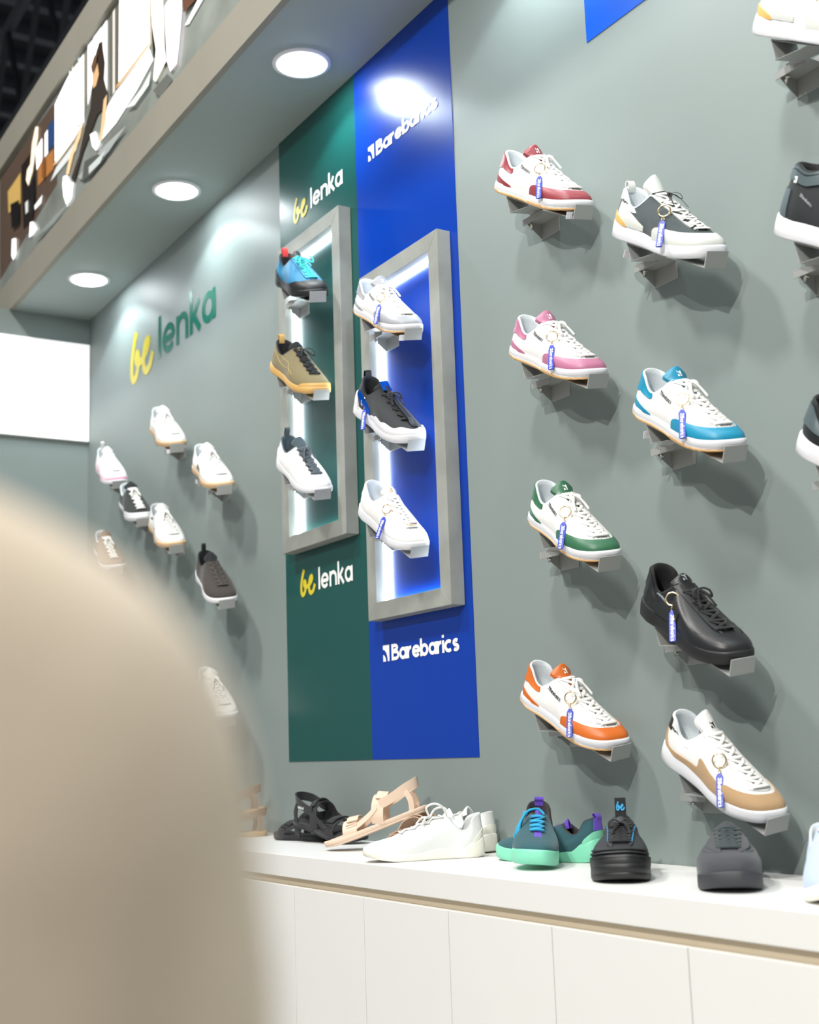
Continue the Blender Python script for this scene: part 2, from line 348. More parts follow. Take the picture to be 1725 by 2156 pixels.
# ------------------------------------------------------------------ photo banner on the fascia, glare put in as emission
def banner():
    t = empty('photo_banner', (-4, -.336, 3.36)); tag(t, 'long glossy photo print of people walking by windows, its glare put in as glow, on the fascia above the downlights', 'banner')
    MB().box(-3, 5.6, .0, .001, -.003, .593).build('printed_floor', mat('print_grey_floor', '#8b918b', rough=.35, var=.25, vscale=5, bump=.3, bscale=60), t)
    P = [('#5b4a3e', 0.12, [(-1.811, 0.601), (-0.928, 0.563), (-0.89, 0.189), (-1.766, 0.075)]),
        ('#ffffff', 1.6, [(-0.155, 0.604), (0.17, 0.585), (0.165, 0.253), (-0.156, 0.257)]),
        ('#c8beb0', 0.3, [(0.149, 0.581), (0.172, 0.583), (0.174, 0.253), (0.151, 0.249)]),
        ('#6b675f', 0.15, [(-0.264, 0.584), (-0.154, 0.582), (-0.159, 0.259), (-0.248, 0.257)]),
        ('#d8d4cc', 0.5, [(-0.224, 0.58), (-0.199, 0.581), (-0.193, 0.253), (-0.217, 0.253)]),
        ('#ffffff', 1.3, [(-0.333, 0.58), (-0.287, 0.58), (-0.281, 0.295), (-0.327, 0.339)]),
        ('#ffffff', 1.5, [(-0.444, 0.589), (-0.344, 0.584), (-0.342, 0.499), (-0.44, 0.462)]),
        ('#8a857c', 0.2, [(-0.556, 0.584), (-0.509, 0.584), (-0.503, 0.4), (-0.546, 0.292)]),
        ('#ffffff', 1.4, [(-0.509, 0.59), (-0.444, 0.583), (-0.439, 0.415), (-0.501, 0.341)]),
        ('#ffffff', 1.6, [(-0.932, 0.546), (-0.756, 0.583), (-0.556, 0.581), (-0.546, 0.298), (-0.67, 0.282), (-0.918, 0.28)]),
        ('#2d4a78', 0.2, [(-1.035, 0.493), (-0.935, 0.491), (-0.929, 0.371), (-1.029, 0.383)]),
        ('#ffffff', 1.2, [(-1.069, 0.476), (-1.029, 0.48), (-1.023, 0.374), (-1.064, 0.372)]),
        ('#b5783f', 0.25, [(-1.164, 0.37), (-0.938, 0.356), (-0.933, 0.268), (-1.159, 0.285)]),
        ('#ffffff', 1.2, [(-1.201, 0.463), (-1.107, 0.477), (-1.101, 0.376), (-1.18, 0.364)]),
        ('#cda95f', 0.3, [(-1.648, 0.455), (-1.435, 0.459), (-1.425, 0.313), (-1.627, 0.344)]),
        ('#231c17', 0.03, [(-1.425, 0.485), (-1.213, 0.481), (-1.187, 0.233), (-1.248, 0.167), (-1.369, 0.174)]),
        ('#f5f5f5', 0.7, [(-0.171, 0.243), (0.158, 0.246), (0.198, 0.18), (0.035, 0.145), (-0.169, 0.122), (-0.357, 0.128), (-0.264, 0.231)]),
        ('#dfe3e1', 0.35, [(-0.894, 0.258), (-0.597, 0.256), (-0.631, 0.218), (-0.971, 0.228)]),
        ('#e8ece9', 0.6, [(0.473, 0.159), (0.612, 0.199), (0.677, 0.177), (0.508, 0.145)]),
        ('#3b2f28', 0.05, [(-0.433, 0.487), (-0.367, 0.529), (-0.334, 0.518), (-0.296, 0.414), (-0.306, 0.351), (-0.363, 0.356), (-0.439, 0.415)]),
        ('#3f3833', 0.05, [(-0.447, 0.396), (-0.306, 0.357), (-0.265, 0.281), (-0.271, 0.235), (-0.376, 0.249), (-0.458, 0.212), (-0.542, 0.174), (-0.644, 0.096), (-0.691, 0.126), (-0.594, 0.179), (-0.528, 0.26), (-0.461, 0.311)]),
        ('#e0b384', 0.4, [(-0.44, 0.439), (-0.382, 0.456), (-0.364, 0.402), (-0.396, 0.372), (-0.433, 0.378)]),
        ('#e5bd8e', 0.5, [(-0.304, 0.272), (-0.268, 0.277), (-0.281, 0.184), (-0.324, 0.126), (-0.354, 0.135), (-0.334, 0.174)]),
        ('#f0c89a', 0.6, [(-0.598, 0.274), (-0.546, 0.298), (-0.579, 0.248), (-0.667, 0.21), (-0.719, 0.155), (-0.757, 0.171), (-0.704, 0.232)]),
        ('#ffffff', 1.3, [(-0.458, 0.206), (-0.391, 0.188), (-0.348, 0.119), (-0.385, 0.11), (-0.431, 0.147)]),
        ('#ffffff', 1.3, [(-0.79, 0.176), (-0.738, 0.16), (-0.699, 0.112), (-0.659, 0.099), (-0.675, 0.044), (-0.732, 0.027), (-0.781, 0.089), (-0.799, 0.146)]),
        ('#f6e2c8', 1.0, [(-1.248, 0.516), (-1.201, 0.567), (-1.158, 0.55), (-1.161, 0.504), (-1.2, 0.443), (-1.233, 0.379), (-1.296, 0.34), (-1.334, 0.382), (-1.319, 0.422), (-1.271, 0.428)]),
        ('#1e1b1c', 0.03, [(-1.302, 0.33), (-1.204, 0.336), (-1.184, 0.276), (-1.214, 0.155), (-1.272, 0.208)]),
        ('#ffffff', 1.2, [(-1.254, 0.16), (-1.207, 0.146), (-1.151, 0.093), (-1.21, 0.09), (-1.265, 0.096)]),
        ('#ffffff', 1.2, [(-1.543, 0.191), (-1.476, 0.171), (-1.469, 0.099), (-1.512, 0.082), (-1.545, 0.113)]),
        ('#f4f4f2', 0.7, [(-1.192, 0.21), (-1.071, 0.212), (-1.09, 0.182), (-1.185, 0.188)]),
        ('#2a2624', 0.04, [(0.184, 0.341), (0.237, 0.323), (0.302, 0.188), (0.327, 0.111), (0.289, 0.105), (0.205, 0.187)]),
        ('#fff6ea', 1.2, [(0.184, 0.414), (0.289, 0.392), (0.302, 0.264), (0.308, 0.17), (0.322, 0.113), (0.229, 0.086), (0.206, 0.105), (0.231, 0.199), (0.195, 0.304)]),
        ('#fdf0fa', 1.3, [(0.308, 0.311), (0.463, 0.331), (0.456, 0.207), (0.435, 0.12), (0.413, 0.058), (0.359, 0.058), (0.329, 0.11)]),
        ('#f0bfe4', 0.9, [(0.371, 0.252), (0.438, 0.236), (0.435, 0.169), (0.395, 0.072), (0.361, 0.069), (0.347, 0.165)]),
        ('#6b4a38', 0.15, [(0.456, 0.285), (0.59, 0.278), (0.583, 0.191), (0.497, 0.199), (0.473, 0.2)]),
        ('#c99b62', 0.5, [(-0.162, 0.258), (0.165, 0.253), (0.171, 0.243), (-0.156, 0.245)]),
        ('#d9a566', 0.5, [(-0.918, 0.28), (-0.546, 0.298), (-0.546, 0.289), (-0.918, 0.27)]),
        ('#e9d9bd', 0.9, [(0.002, 0.584), (0.01, 0.583), (0.014, 0.253), (0.005, 0.253)]),
        ('#f0ead8', 0.8, [(-0.682, 0.587), (-0.671, 0.586), (-0.659, 0.283), (-0.67, 0.282)]),
        ('#b9c4c8', 0.5, [(-0.609, 0.584), (-0.588, 0.583), (-0.578, 0.294), (-0.599, 0.292)]),
        ('#dfe9ea', 0.8, [(-0.719, 0.586), (-0.706, 0.586), (-0.693, 0.284), (-0.706, 0.283)]),
        ('#aab0ae', 0.2, [(-0.591, 0.091), (-0.26, 0.081), (-0.049, 0.058), (-0.228, 0.04), (-0.521, 0.051)]),
        ('#d4dad7', 0.5, [(-0.05, 0.122), (0.104, 0.123), (0.192, 0.142), (0.172, 0.101), (0.035, 0.093)]),
        ('#5e625e', 0.05, [(-0.506, 0.119), (-0.355, 0.083), (-0.259, 0.032), (-0.436, 0.033), (-0.538, 0.058)]),
        ('#6c6f6a', 0.05, [(0.212, 0.062), (0.339, 0.06), (0.388, 0.017), (0.276, 0.006)]),
        ('#c8cfcc', 0.35, [(-0.454, 0.075), (-0.26, 0.059), (-0.322, 0.036), (-0.453, 0.046)]),
        ('#70543c', 0.1, [(-0.441, 0.468), (-0.406, 0.491), (-0.366, 0.489), (-0.382, 0.451), (-0.424, 0.431)]),
        ('#8a5a30', 0.2, [(-1.08, 0.367), (-1.039, 0.368), (-1.034, 0.279), (-1.075, 0.283)]),
        ('#151313', 0.02, [(-1.569, 0.362), (-1.425, 0.326), (-1.418, 0.218), (-1.535, 0.236)]),
        ('#d8d8d4', 0.5, [(-1.32, 0.272), (-1.276, 0.268), (-1.272, 0.215), (-1.31, 0.216)]),
        ('#cfd3d6', 0.5, [(0.59, 0.269), (0.679, 0.27), (0.7, 0.244), (0.612, 0.228)]),
        ('#a9b3ae', 0.15, [(0.251, -0.017), (0.472, -0.023), (0.674, -0.02), (0.586, -0.041), (0.351, -0.043)]),
        ('#949d98', 0.1, [(-1.187, 0.056), (-0.845, 0.045), (-0.66, 0.026), (-0.882, 0.017)]),
        ]
    rg = random.Random(3)
    for k, (c, e, p) in enumerate(P):
        y = -.0006 - .00022 * k
        b = MB(); b.add([(u, y, min(max(v, -.0), .59)) for u, v in p], [tuple(range(len(p)))])
        b.build('printed_shape', mat('print_' + c[1:], c, rough=.4, emit=e * .8), t)  # emission stands in for light reflected off the glossy print
banner()

# ------------------------------------------------------------------ shoe builder
OUT = [(0, 0, 0), (.04, .03, -.09), (.08, .12, -.125), (.16, .3, -.127), (.22, .45, -.14), (.285, .6, -.172), (.35, .75, -.18), (.405, .88, -.15), (.45, .96, -.095), (.5, 1, .015), (.55, .985, .08), (.595, .92, .13), (.65, .8, .158), (.715, .66, .155), (.78, .48, .125), (.84, .32, .11), (.92, .12, .118), (.96, .03, .085)]
def per(keys):
    T = np.array([k[0] for k in keys]); V = np.array([k[1:] for k in keys], float); n = len(T); Tn = np.append(T, T[0] + 1)
    d = np.diff(Tn); s = (np.roll(V, -1, 0) - V) / d[:, None]; dp = np.roll(d, 1); m = (np.roll(s, 1, 0) * d[:, None] + s * dp[:, None]) / (d + dp)[:, None]
    def f(t):
        t = t % 1; i = min(int(np.searchsorted(Tn, t, side='right')) - 1, n - 1); j = (i + 1) % n; h = d[i]; x = (t - Tn[i]) / h
        return (2 * x**3 - 3 * x * x + 1) * V[i] + (x**3 - 2 * x * x + x) * h * m[i] + (-2 * x**3 + 3 * x * x) * V[j] + (x**3 - x * x) * h * m[j]
    return f
outline = per(OUT)
def lerpk(keys, x):
    for (a, va), (b, vb) in zip(keys[:-1], keys[1:]):
        if x <= b:
            q = max(0, (x - a) / (b - a)); q = q * q * (3 - 2 * q); return va + (vb - va) * q
    return keys[-1][1]
class Shape:
    def __init__(s, hh=.295, hd=.2, xt=.44, ht=.325, sole=.085, soleh=None, toe=.1, sw=1.0, back=.03, inset=.955, toespring=.045, knit=False, flare=0):
        s.__dict__.update(locals()); s.cache = {}; s.mc = {}
        s.soleh = soleh or [(0, sole), (1, sole)]
        ring = []
        for sg in (1, -1):
            K = [(0, back, 0, hh), (.04, back + .022, -.06, hh * .985), (.08, back + .075, -.087, hh - .18 * (hh - hd)), (.14, back + .42 * (xt - back), -.097, hd + .12 * (hh - hd)), (.2, back + .61 * (xt - back), -.097, hd), (.26, back + .80 * (xt - back), -.088, hd + .38 * (ht - hd)), (.33, xt - .02, -.066, hd + .84 * (ht - hd)), (.42, xt - .002, -.03, ht * .985), (.5, xt, 0, ht)]
            ring += [(k[0], k[1], k[2], k[3]) for k in K] if sg == 1 else [(1 - k[0], k[1], -k[2], k[3]) for k in K[1:-1]][::-1]
        s.col = per(ring)
    def spring(s, x): return s.toespring * max(0, (x - .72) / .28) ** 2 + .012 * max(0, (.1 - x) / .1) ** 2
    def sh(s, x): return lerpk(s.soleh, x)
    def curve(s, t):
        k = round(t % 1, 5)
        if k in s.cache: return s.cache[k]
        ox, oy = outline(t); x0 = (ox - .5) * s.inset + .5; y0 = oy * s.inset * s.sw
        z0 = s.sh(ox) - .014
        c = np.array(s.col(t)); c[1] *= s.sw ** .5
        f = (1 - math.cos(2 * math.pi * t)) / 2                 # 0 heel .. 1 toe
        P0 = np.array([x0, y0, z0]); dirv = np.array([x0 - .5 if f > .8 or f < .1 else 0, y0, 0]); dirv /= (np.linalg.norm(dirv) + 1e-9)
        P1 = P0 + np.array([0, 0, s.toe * (.85 + .15 * f)]) + dirv * .018
        b = .12 + .42 * f ** 1.5; cz = -.085 - .06 * f ** 2 + (.05 if .25 < f < .8 else 0) * math.sin(math.pi * (f - .25) / .55)
        P2 = c + np.array([(P0[0] - c[0]) * b, (P0[1] - c[1]) * (b + .1), cz * min(1, (c[2] - z0) / .24)])
        s.cache[k] = (P0, P1, P2, c); return s.cache[k]
    def S(s, t, r, off=0.0):
        P0, P1, P2, P3 = s.curve(t)
        q = 1 - r; p = q**3 * P0 + 3 * q * q * r * P1 + 3 * q * r * r * P2 + r**3 * P3
        p = np.array([p[0], p[1], p[2] + s.spring(p[0])])
        if off: p = p + s.N(t, r) * off
        return p
    def N(s, t, r):
        e = .004; r0 = max(0, r - .02); r1 = min(1, r + .02)
        a = s.S(t + e, r) - s.S(t - e, r); b = s.S(t, r1) - s.S(t, r0); n = np.cross(a, b); n /= (np.linalg.norm(n) + 1e-12)
        c = s.S(t, r) - np.array([.45, 0, .08]); c[0] *= .3
        return n if n @ c > 0 else -n
    def Q(s, r, y, off=0.0):                                   # point in the lacing region at height r and side offset y
        if y == 0: return s.S(.5, r, off)
        lo, hi = (.26, .5)
        for _ in range(14):
            m = (lo + hi) / 2
            if abs(s.S(m, r)[1]) > abs(y): lo = m
            else: hi = m
        m = (lo + hi) / 2
        if y > 0: m = 1 - m
        p = s.S(m, r, off)
        return p
    def side(s, x, z, off=0.0, sg=1):
        if not hasattr(s, 'tab'):
            s.tab = [(t, r, s.S(t, r)) for t in np.linspace(.0, .42, 64) for r in np.linspace(0, 1, 34)]
        b = min(s.tab, key=lambda k: (k[2][0] - x) ** 2 + (k[2][2] - z) ** 2); t, r = b[0], b[1]
        for _ in range(3):
            p = s.S(t, r); a = (s.S(t + .003, r) - p) / .003; c = (s.S(t, r + .003) - p) / .003
            J = np.array([[a[0], c[0]], [a[2], c[2]]])
            try: dt, dr = np.linalg.solve(J, [x - p[0], z - p[2]])
            except Exception: break
            t = min(.46, max(.0, t + max(-.03, min(.03, dt)))); r = min(1, max(0, r + max(-.1, min(.1, dr))))
        return s.S(t if sg == 1 else 1 - t, r, off)
    def patch(s, t0, t1, lo, hi, off, nt=40, nr=8):
        A = []; B = []
        for i in range(nt + 1):
            t = t0 + (t1 - t0) * i / nt; a, b = lo(t), hi(t); b = max(a + .001, b)
            A.append([s.S(t, a + (b - a) * j / nr, off) for j in range(nr + 1)])
            B.append([s.S(t, a + (b - a) * j / nr, -.002) for j in range(nr + 1)])
        return A, B
L0 = .29
def sc(G): return [[tuple(p * L0) for p in row] for row in G]
def polyxz(s, poly, off, sg=1, nx=10):
    """closed patch on the side of the shoe from a quad-strip polygon given as (bottom, top) point rows"""
    lo, hi = poly; A = []; B = []
    for (x0, z0), (x1, z1) in zip(lo, hi):
        A.append([s.side(x0 + (x1 - x0) * k / nx, z0 + (z1 - z0) * k / nx, off, sg) for k in range(nx + 1)])
        B.append([s.side(x0 + (x1 - x0) * k / nx, z0 + (z1 - z0) * k / nx, -.002, sg) for k in range(nx + 1)])
    return A, B

class Shoe:
    """one shoe: Empty at the heel of the sole, x towards the toe"""
    def __init__(s, name, shape, flip=1):
        s.sh = shape; s.root = empty(name); s.flip = flip
    def put(s, part, key, make, m, parent=None, smooth=True):
        k = (part, key, s.flip)
        if k not in s.sh.mc:
            b = MB(); make(b)
            if s.flip < 0: b.V = [(v[0], -v[1], v[2]) for v in b.V]
            s.sh.mc[k] = mesh(part, b.V, b.F, smooth)
        me = s.sh.mc[k]; o = bpy.data.objects.new(part, me); C.objects.link(o); o.parent = parent or s.root
        if len(me.materials) == 0: me.materials.append(m)
        elif me.materials[0] != m: o.material_slots[0].link = 'OBJECT'; o.material_slots[0].material = m
        return o
    def upper(s, m, lining, pad=.016):
        sh = s.sh
        def f(b):
            n = 88; nr = 18
            G = [[sh.S(i / n, j / nr) * L0 for j in range(nr + 1)] for i in range(n)]; b.grid(G, cu=True)
        s.put('upper', 'u', f, m)
        def g(b):
            n = 72; G = []
            for i in range(n):
                t = i / n; c = np.array(sh.S(t, 1)); cen = np.array([.20, 0, c[2]]); d = cen - c; d[2] = 0; dl = np.linalg.norm(d); d = d / (dl + 1e-9)
                f0 = outline(t); fb = np.array([min(f0[0] * .8 + .06, .72), f0[1] * .72, sh.sh(f0[0]) + .02])
                row = [c, c + np.array([0, 0, .008]) + d * pad * .35, c + np.array([0, 0, .004]) + d * pad, c + d * pad * 1.3 - np.array([0, 0, .03]), (c + d * pad * 1.5) * .45 + fb * .55 + np.array([0, 0, .01]), fb]
                G.append([p * L0 for p in row])
            b.grid(G, cu=True); k = len(b.V); cols = len(G[0])
            b.F.append(tuple(i * cols + cols - 1 for i in range(n)))
        s.put('lining', 'l', g, lining)
    def sole(s, mid, outm=None, gum_h=.018, ridge=0, key='s'):
        sh = s.sh; zb = .012 if outm else 0
        def f(b):
            n = 96; G = []
            for i in range(n):
                t = i / n; o = outline(t); h = sh.sh(o[0]); fl = sh.flare
                row = []
                lv = [(zb, .965), (zb + .01, 1.0 + fl), (zb + (h - zb) * .5, 1.004 + fl * .6), (h - .012, .998), (h - .002, .985), (h - .001, .955), (h - .02, .88)]
                if ridge: lv = lv[:2] + [((h - zb) * .4, 1.008), ((h - zb) * .43, .999), ((h - zb) * .46, 1.008)] + lv[3:]
                for z, q in lv: row.append(np.array([(o[0] - .5) * q + .5, o[1] * q * sh.sw, z + sh.spring(o[0])]) * L0)
                G.append(row)
            b.grid(G, cu=True); c = len(G[0]); b.F.append(tuple(i * c for i in range(n)))
        s.put('midsole', key, f, mid)
        if outm:
            def g(b):
                n = 144; G = []
                for i in range(n):
                    t = i / n; o = outline(t); x = o[0]
                    zt = gum_h + (.016 if (.12 > x) or (.55 < x < .74) else 0) + (.004 if int(x * 40) % 2 else 0)
                    row = []
                    for z, q in [(0, .95), (.006, .99), (zt * .6, 1.005), (zt, 1.006), (zt + .001, .98)]:
                        row.append(np.array([(x - .5) * q + .5, o[1] * q * sh.sw, z + sh.spring(x)]) * L0)
                    G.append(row)
                b.grid(G, cu=True); c = len(G[0]); b.F.append(tuple(i * c for i in range(n)))
            s.put('outsole', key, g, outm)
    def over(s, part, m, t0, t1, lo, hi, off=.005, nt=44, nr=8, key=None):
        def f(b):
            A, B = s.sh.patch(t0, t1, lo, hi, off, nt, nr); b.slab(sc(A), sc(B))
        return s.put(part, key or (part, t0, t1, off), f, m)
    def sidepoly(s, part, m, lo, hi, off=.005, sg=1, nx=8, key=None):
        def f(b):
            A, B = polyxz(s.sh, (lo, hi), off, sg, nx); b.slab(sc(A), sc(B))
        return s.put(part, key or (part, tuple(lo), sg), f, m)
    def tongue(s, m, ext=.085, wd=.052, lift=0.0, r0=.46, key='t', wide=1.45):
        sh = s.sh
        def f(b):
            A = []; B = []; ys = np.linspace(-1, 1, 13)
            e0 = sh.S(.5, 1); dr = e0 - sh.S(.5, .9); dr /= np.linalg.norm(dr); up = np.array([-.25, 0, .97]); n0 = np.array([dr[2], 0, -dr[0]]); n0 = n0 if n0[2] > 0 else -n0
            for j in range(9):
                r = r0 + (1 - r0) * j / 8; w_ = wd * .95
                A.append([sh.Q(r, y * w_, .004 if j > 1 else -.004 + .004 * j) for y in ys]); B.append([sh.Q(r, y * w_, -.008) for y in ys])
            base = A[-1]; c0 = base[6]
            for k in (.2, .45, .7, .88, .97, 1.0):
                e = ext * k; wf = (1 + (wide - 1) * min(1, k * 1.6)) * (1 - .35 * max(0, (k - .7) / .3) ** 2.5)
                d = dr * e * .72 + up * e * .5
                ra = []; rb = []
                for q, p in zip(ys, base):
                    dy = q * wd * wf; arch = -(q * q) * .030 * (1 + k)
                    v = np.array([c0[0], dy, c0[2]]) + n0 * (arch + .004 - .006 * (k == 1.0)) + d; ra.append(v); rb.append(v - n0 * (.022 if k < 1 else .012))
                A.append(ra); B.append(rb)
            b.slab(sc(A), sc(B))
        return s.put('tongue', key, f, m)
    def eyestay(s, m, r0=.44, y0=.034, y1=.068, off=.010, key='e', r1=.985):
        sh = s.sh
        for sg in (-1, 1):
            def f(b):
                A = []; B = []
                for j in range(15):
                    r = r0 + (r1 - r0) * j / 14; tp = min(1, .25 + j / 3.0)
                    ya, yb = y0, y0 + (y1 - y0) * tp
                    A.append([sh.Q(r, sg * (ya + (yb - ya) * k / 4), off * min(1, .15 + j / 2)) for k in range(5)])
                    B.append([sh.Q(r, sg * (ya + (yb - ya) * k / 4), 0) for k in range(5)])
                b.slab(sc(A), sc(B))
            s.put('eyestay', (key, sg), f, m)
    def laces(s, m, n=5, wd=.0095, fl=.35, r0=.5, r1=.95, y=.05, loops=True, key='l', hang=1.0):
        sh = s.sh
        def f(b):
            def strand(pts, w_=wd):
                P = [Vector(sh.Q(r, yy, o * .68 + .001) * L0) for r, yy, o in pts]
                U = [Vector(sh.N(.5, min(.97, r))) for r, yy, o in pts]
                b.tube(P, w_ * L0 if w_ < .1 else w_, 8, True, fl, up=U)
            rs = [r0 + (r1 - r0) * i / (n - 1) for i in range(n)]
            W = wd
            for i, r in enumerate(rs):
                strand([(r, -y - .004, .004), (r, -y, .018), (r, -y * .5, .022), (r, 0, .024), (r, y * .5, .022), (r, y, .018), (r, y + .004, .004)], W)
                if i < n - 1:
                    q = rs[i + 1]
                    for sg in (1, -1):
                        strand([(r, -y * sg, .012), (r + (q - r) * .3, -y * .45 * sg, .02), (r + (q - r) * .5, 0, .026 + .003 * sg), (r + (q - r) * .7, y * .45 * sg, .02), (q, y * sg, .014)], W * .9)
            if loops:
                c = sh.Q(min(.93, r1 - .02), 0, .034)
                for sg in (1, -1):
                    L = [np.array([0, 0, 0]), np.array([.03, .045 * sg, .028]), np.array([.075, .085 * sg, .018]), np.array([.11, .09 * sg, -.02]), np.array([.10, .065 * sg, -.022]), np.array([.05, .03 * sg, .004]), np.array([0, 0, .004])]
                    L = [c + v * hang for v in L]
                    P = smooth2([tuple(v) for v in L], 4)
                    b.tube([Vector(p) * L0 for p in P], wd * .85 * L0, 7, True, .55)
                    T = [c, c + np.array([.04, .02 * sg, .004]), c + np.array([.09, .045 * sg, -.028]), c + np.array([.14, .055 * sg, -.058])]
                    b.tube([Vector(p) * L0 for p in smooth2([tuple(v) for v in T], 4)], wd * .8 * L0, 7, True, .55)
                b.tube([Vector(c + np.array([dx, 0, 0])) * L0 for dx in (-.014, 0, .014)], .014 * L0, 8)
        return s.put('laces', key, f, m)
    def tab(s, m, h=.05, w_=.028, key='p', lean=-.02, part='pull_tab'):
        sh = s.sh
        def f(b):
            c = sh.S(0, .97); P = [c + np.array([-.006, 0, -.03]), c + np.array([-.012 + lean * .3, 0, .01]), c + np.array([lean, 0, h]), c + np.array([lean + .014, 0, h + .012]), c + np.array([lean + .03, 0, h]), c + np.array([.02, 0, .01]), c + np.array([.022, 0, -.02])]
            P = smooth2([tuple(v) for v in P], 3)
            A = [[(x, yy * w_, z) for yy in (-1, -.3, .3, 1)] for x, y_, z in P]
            B = [[(x + .006, yy * w_, z - .005) for yy in (-1, -.3, .3, 1)] for x, y_, z in P]
            b.slab([[tuple(np.array(p) * L0) for p in r] for r in A], [[tuple(np.array(p) * L0) for p in r] for r in B])
        return s.put(part, key, f, m)
    def sidetext(s, m, x0, z0, ang, size, th=.3, key='w', sg=1, txt=None):
        sh = s.sh; ca, sa = math.cos(rad(ang)), math.sin(rad(ang))
        def f(b):
            T = lambda u, v: tuple(sh.side(x0 + (u * ca - v * sa) * size, z0 + (u * sa + v * ca) * size, .009, sg) * L0)
            if txt:
                st, e = word(txt, th, .15, 0); ribbons(b, st, T)
            else: brand_word(b, T, th)
        return s.put('side_lettering', key, f, m, smooth=False)
    def tonguelogo(s, m, r=1.0, size=.05, key='g', off=.062):
        sh = s.sh
        def f(b):
            e0 = sh.S(.5, 1); dr = e0 - sh.S(.5, .9); dr /= np.linalg.norm(dr); up = np.array([-.25, 0, .97]); n0 = np.array([dr[2], 0, -dr[0]]); n0 = n0 if n0[2] > 0 else -n0
            d = dr * .75 + up * .45; d /= np.linalg.norm(d)
            def T(u, v):
                yy = (u - .46) * size * .62; p = sh.S(.5, 1, .006) + d * (.014 + v * size * .62) + np.array([0, yy, 0]); return tuple((p + n0 * (.005 - (yy / .07) ** 2 * .045)) * L0)
            polys(b, logo_polys(), T)
        return s.put('tongue_logo', key, f, m, smooth=False)
    def perfs(s, m, key='d'):
        sh = s.sh
        def f(b):
            for i in range(5):
                for j in range(-3, 4):
                    r = .335 - .0 + i * .03; yy = (j + (i % 2) * .5) * .022
                    p = sh.Q(r, yy, .0012); q = sh.Q(r + .012, yy, .0012); a = (q - p) / np.linalg.norm(q - p); c = np.array([0, 1, 0])
                    b.add([tuple((p + (a * math.cos(k * math.pi / 3) + c * math.sin(k * math.pi / 3)) * .0035) * L0) for k in range(6)], [tuple(range(6))])
        return s.put('perforations', key, f, m, smooth=False)
    def line(s, part, m, pts, w_=.0035, key=None, sg=1, mode='side'):
        sh = s.sh
        def f(b):
            P = smooth2(pts, 4)
            Q = [Vector((sh.side(x, z, .002, sg) if mode == 'side' else sh.Q(x, z, .002)) * L0) for x, z in P]
            b.tube(Q, w_ * L0, 5)
        return s.put(part, key or (part, tuple(pts), sg), f, m)

def pose(root, x, z, yw, pt, sc_=1.0, y=-.085, rl=8.5):
    Rx = Matrix.Rotation(rad(rl), 3, 'X'); Ry = Matrix.Rotation(rad(pt), 3, 'Y'); Rz = Matrix.Rotation(rad(yw), 3, 'Z')
    m = (Rz @ Rx @ Ry).to_4x4(); m = m @ Matrix.Scale(sc_, 4); m.translation = Vector((x, y, z)); root.matrix_world = m
    return m

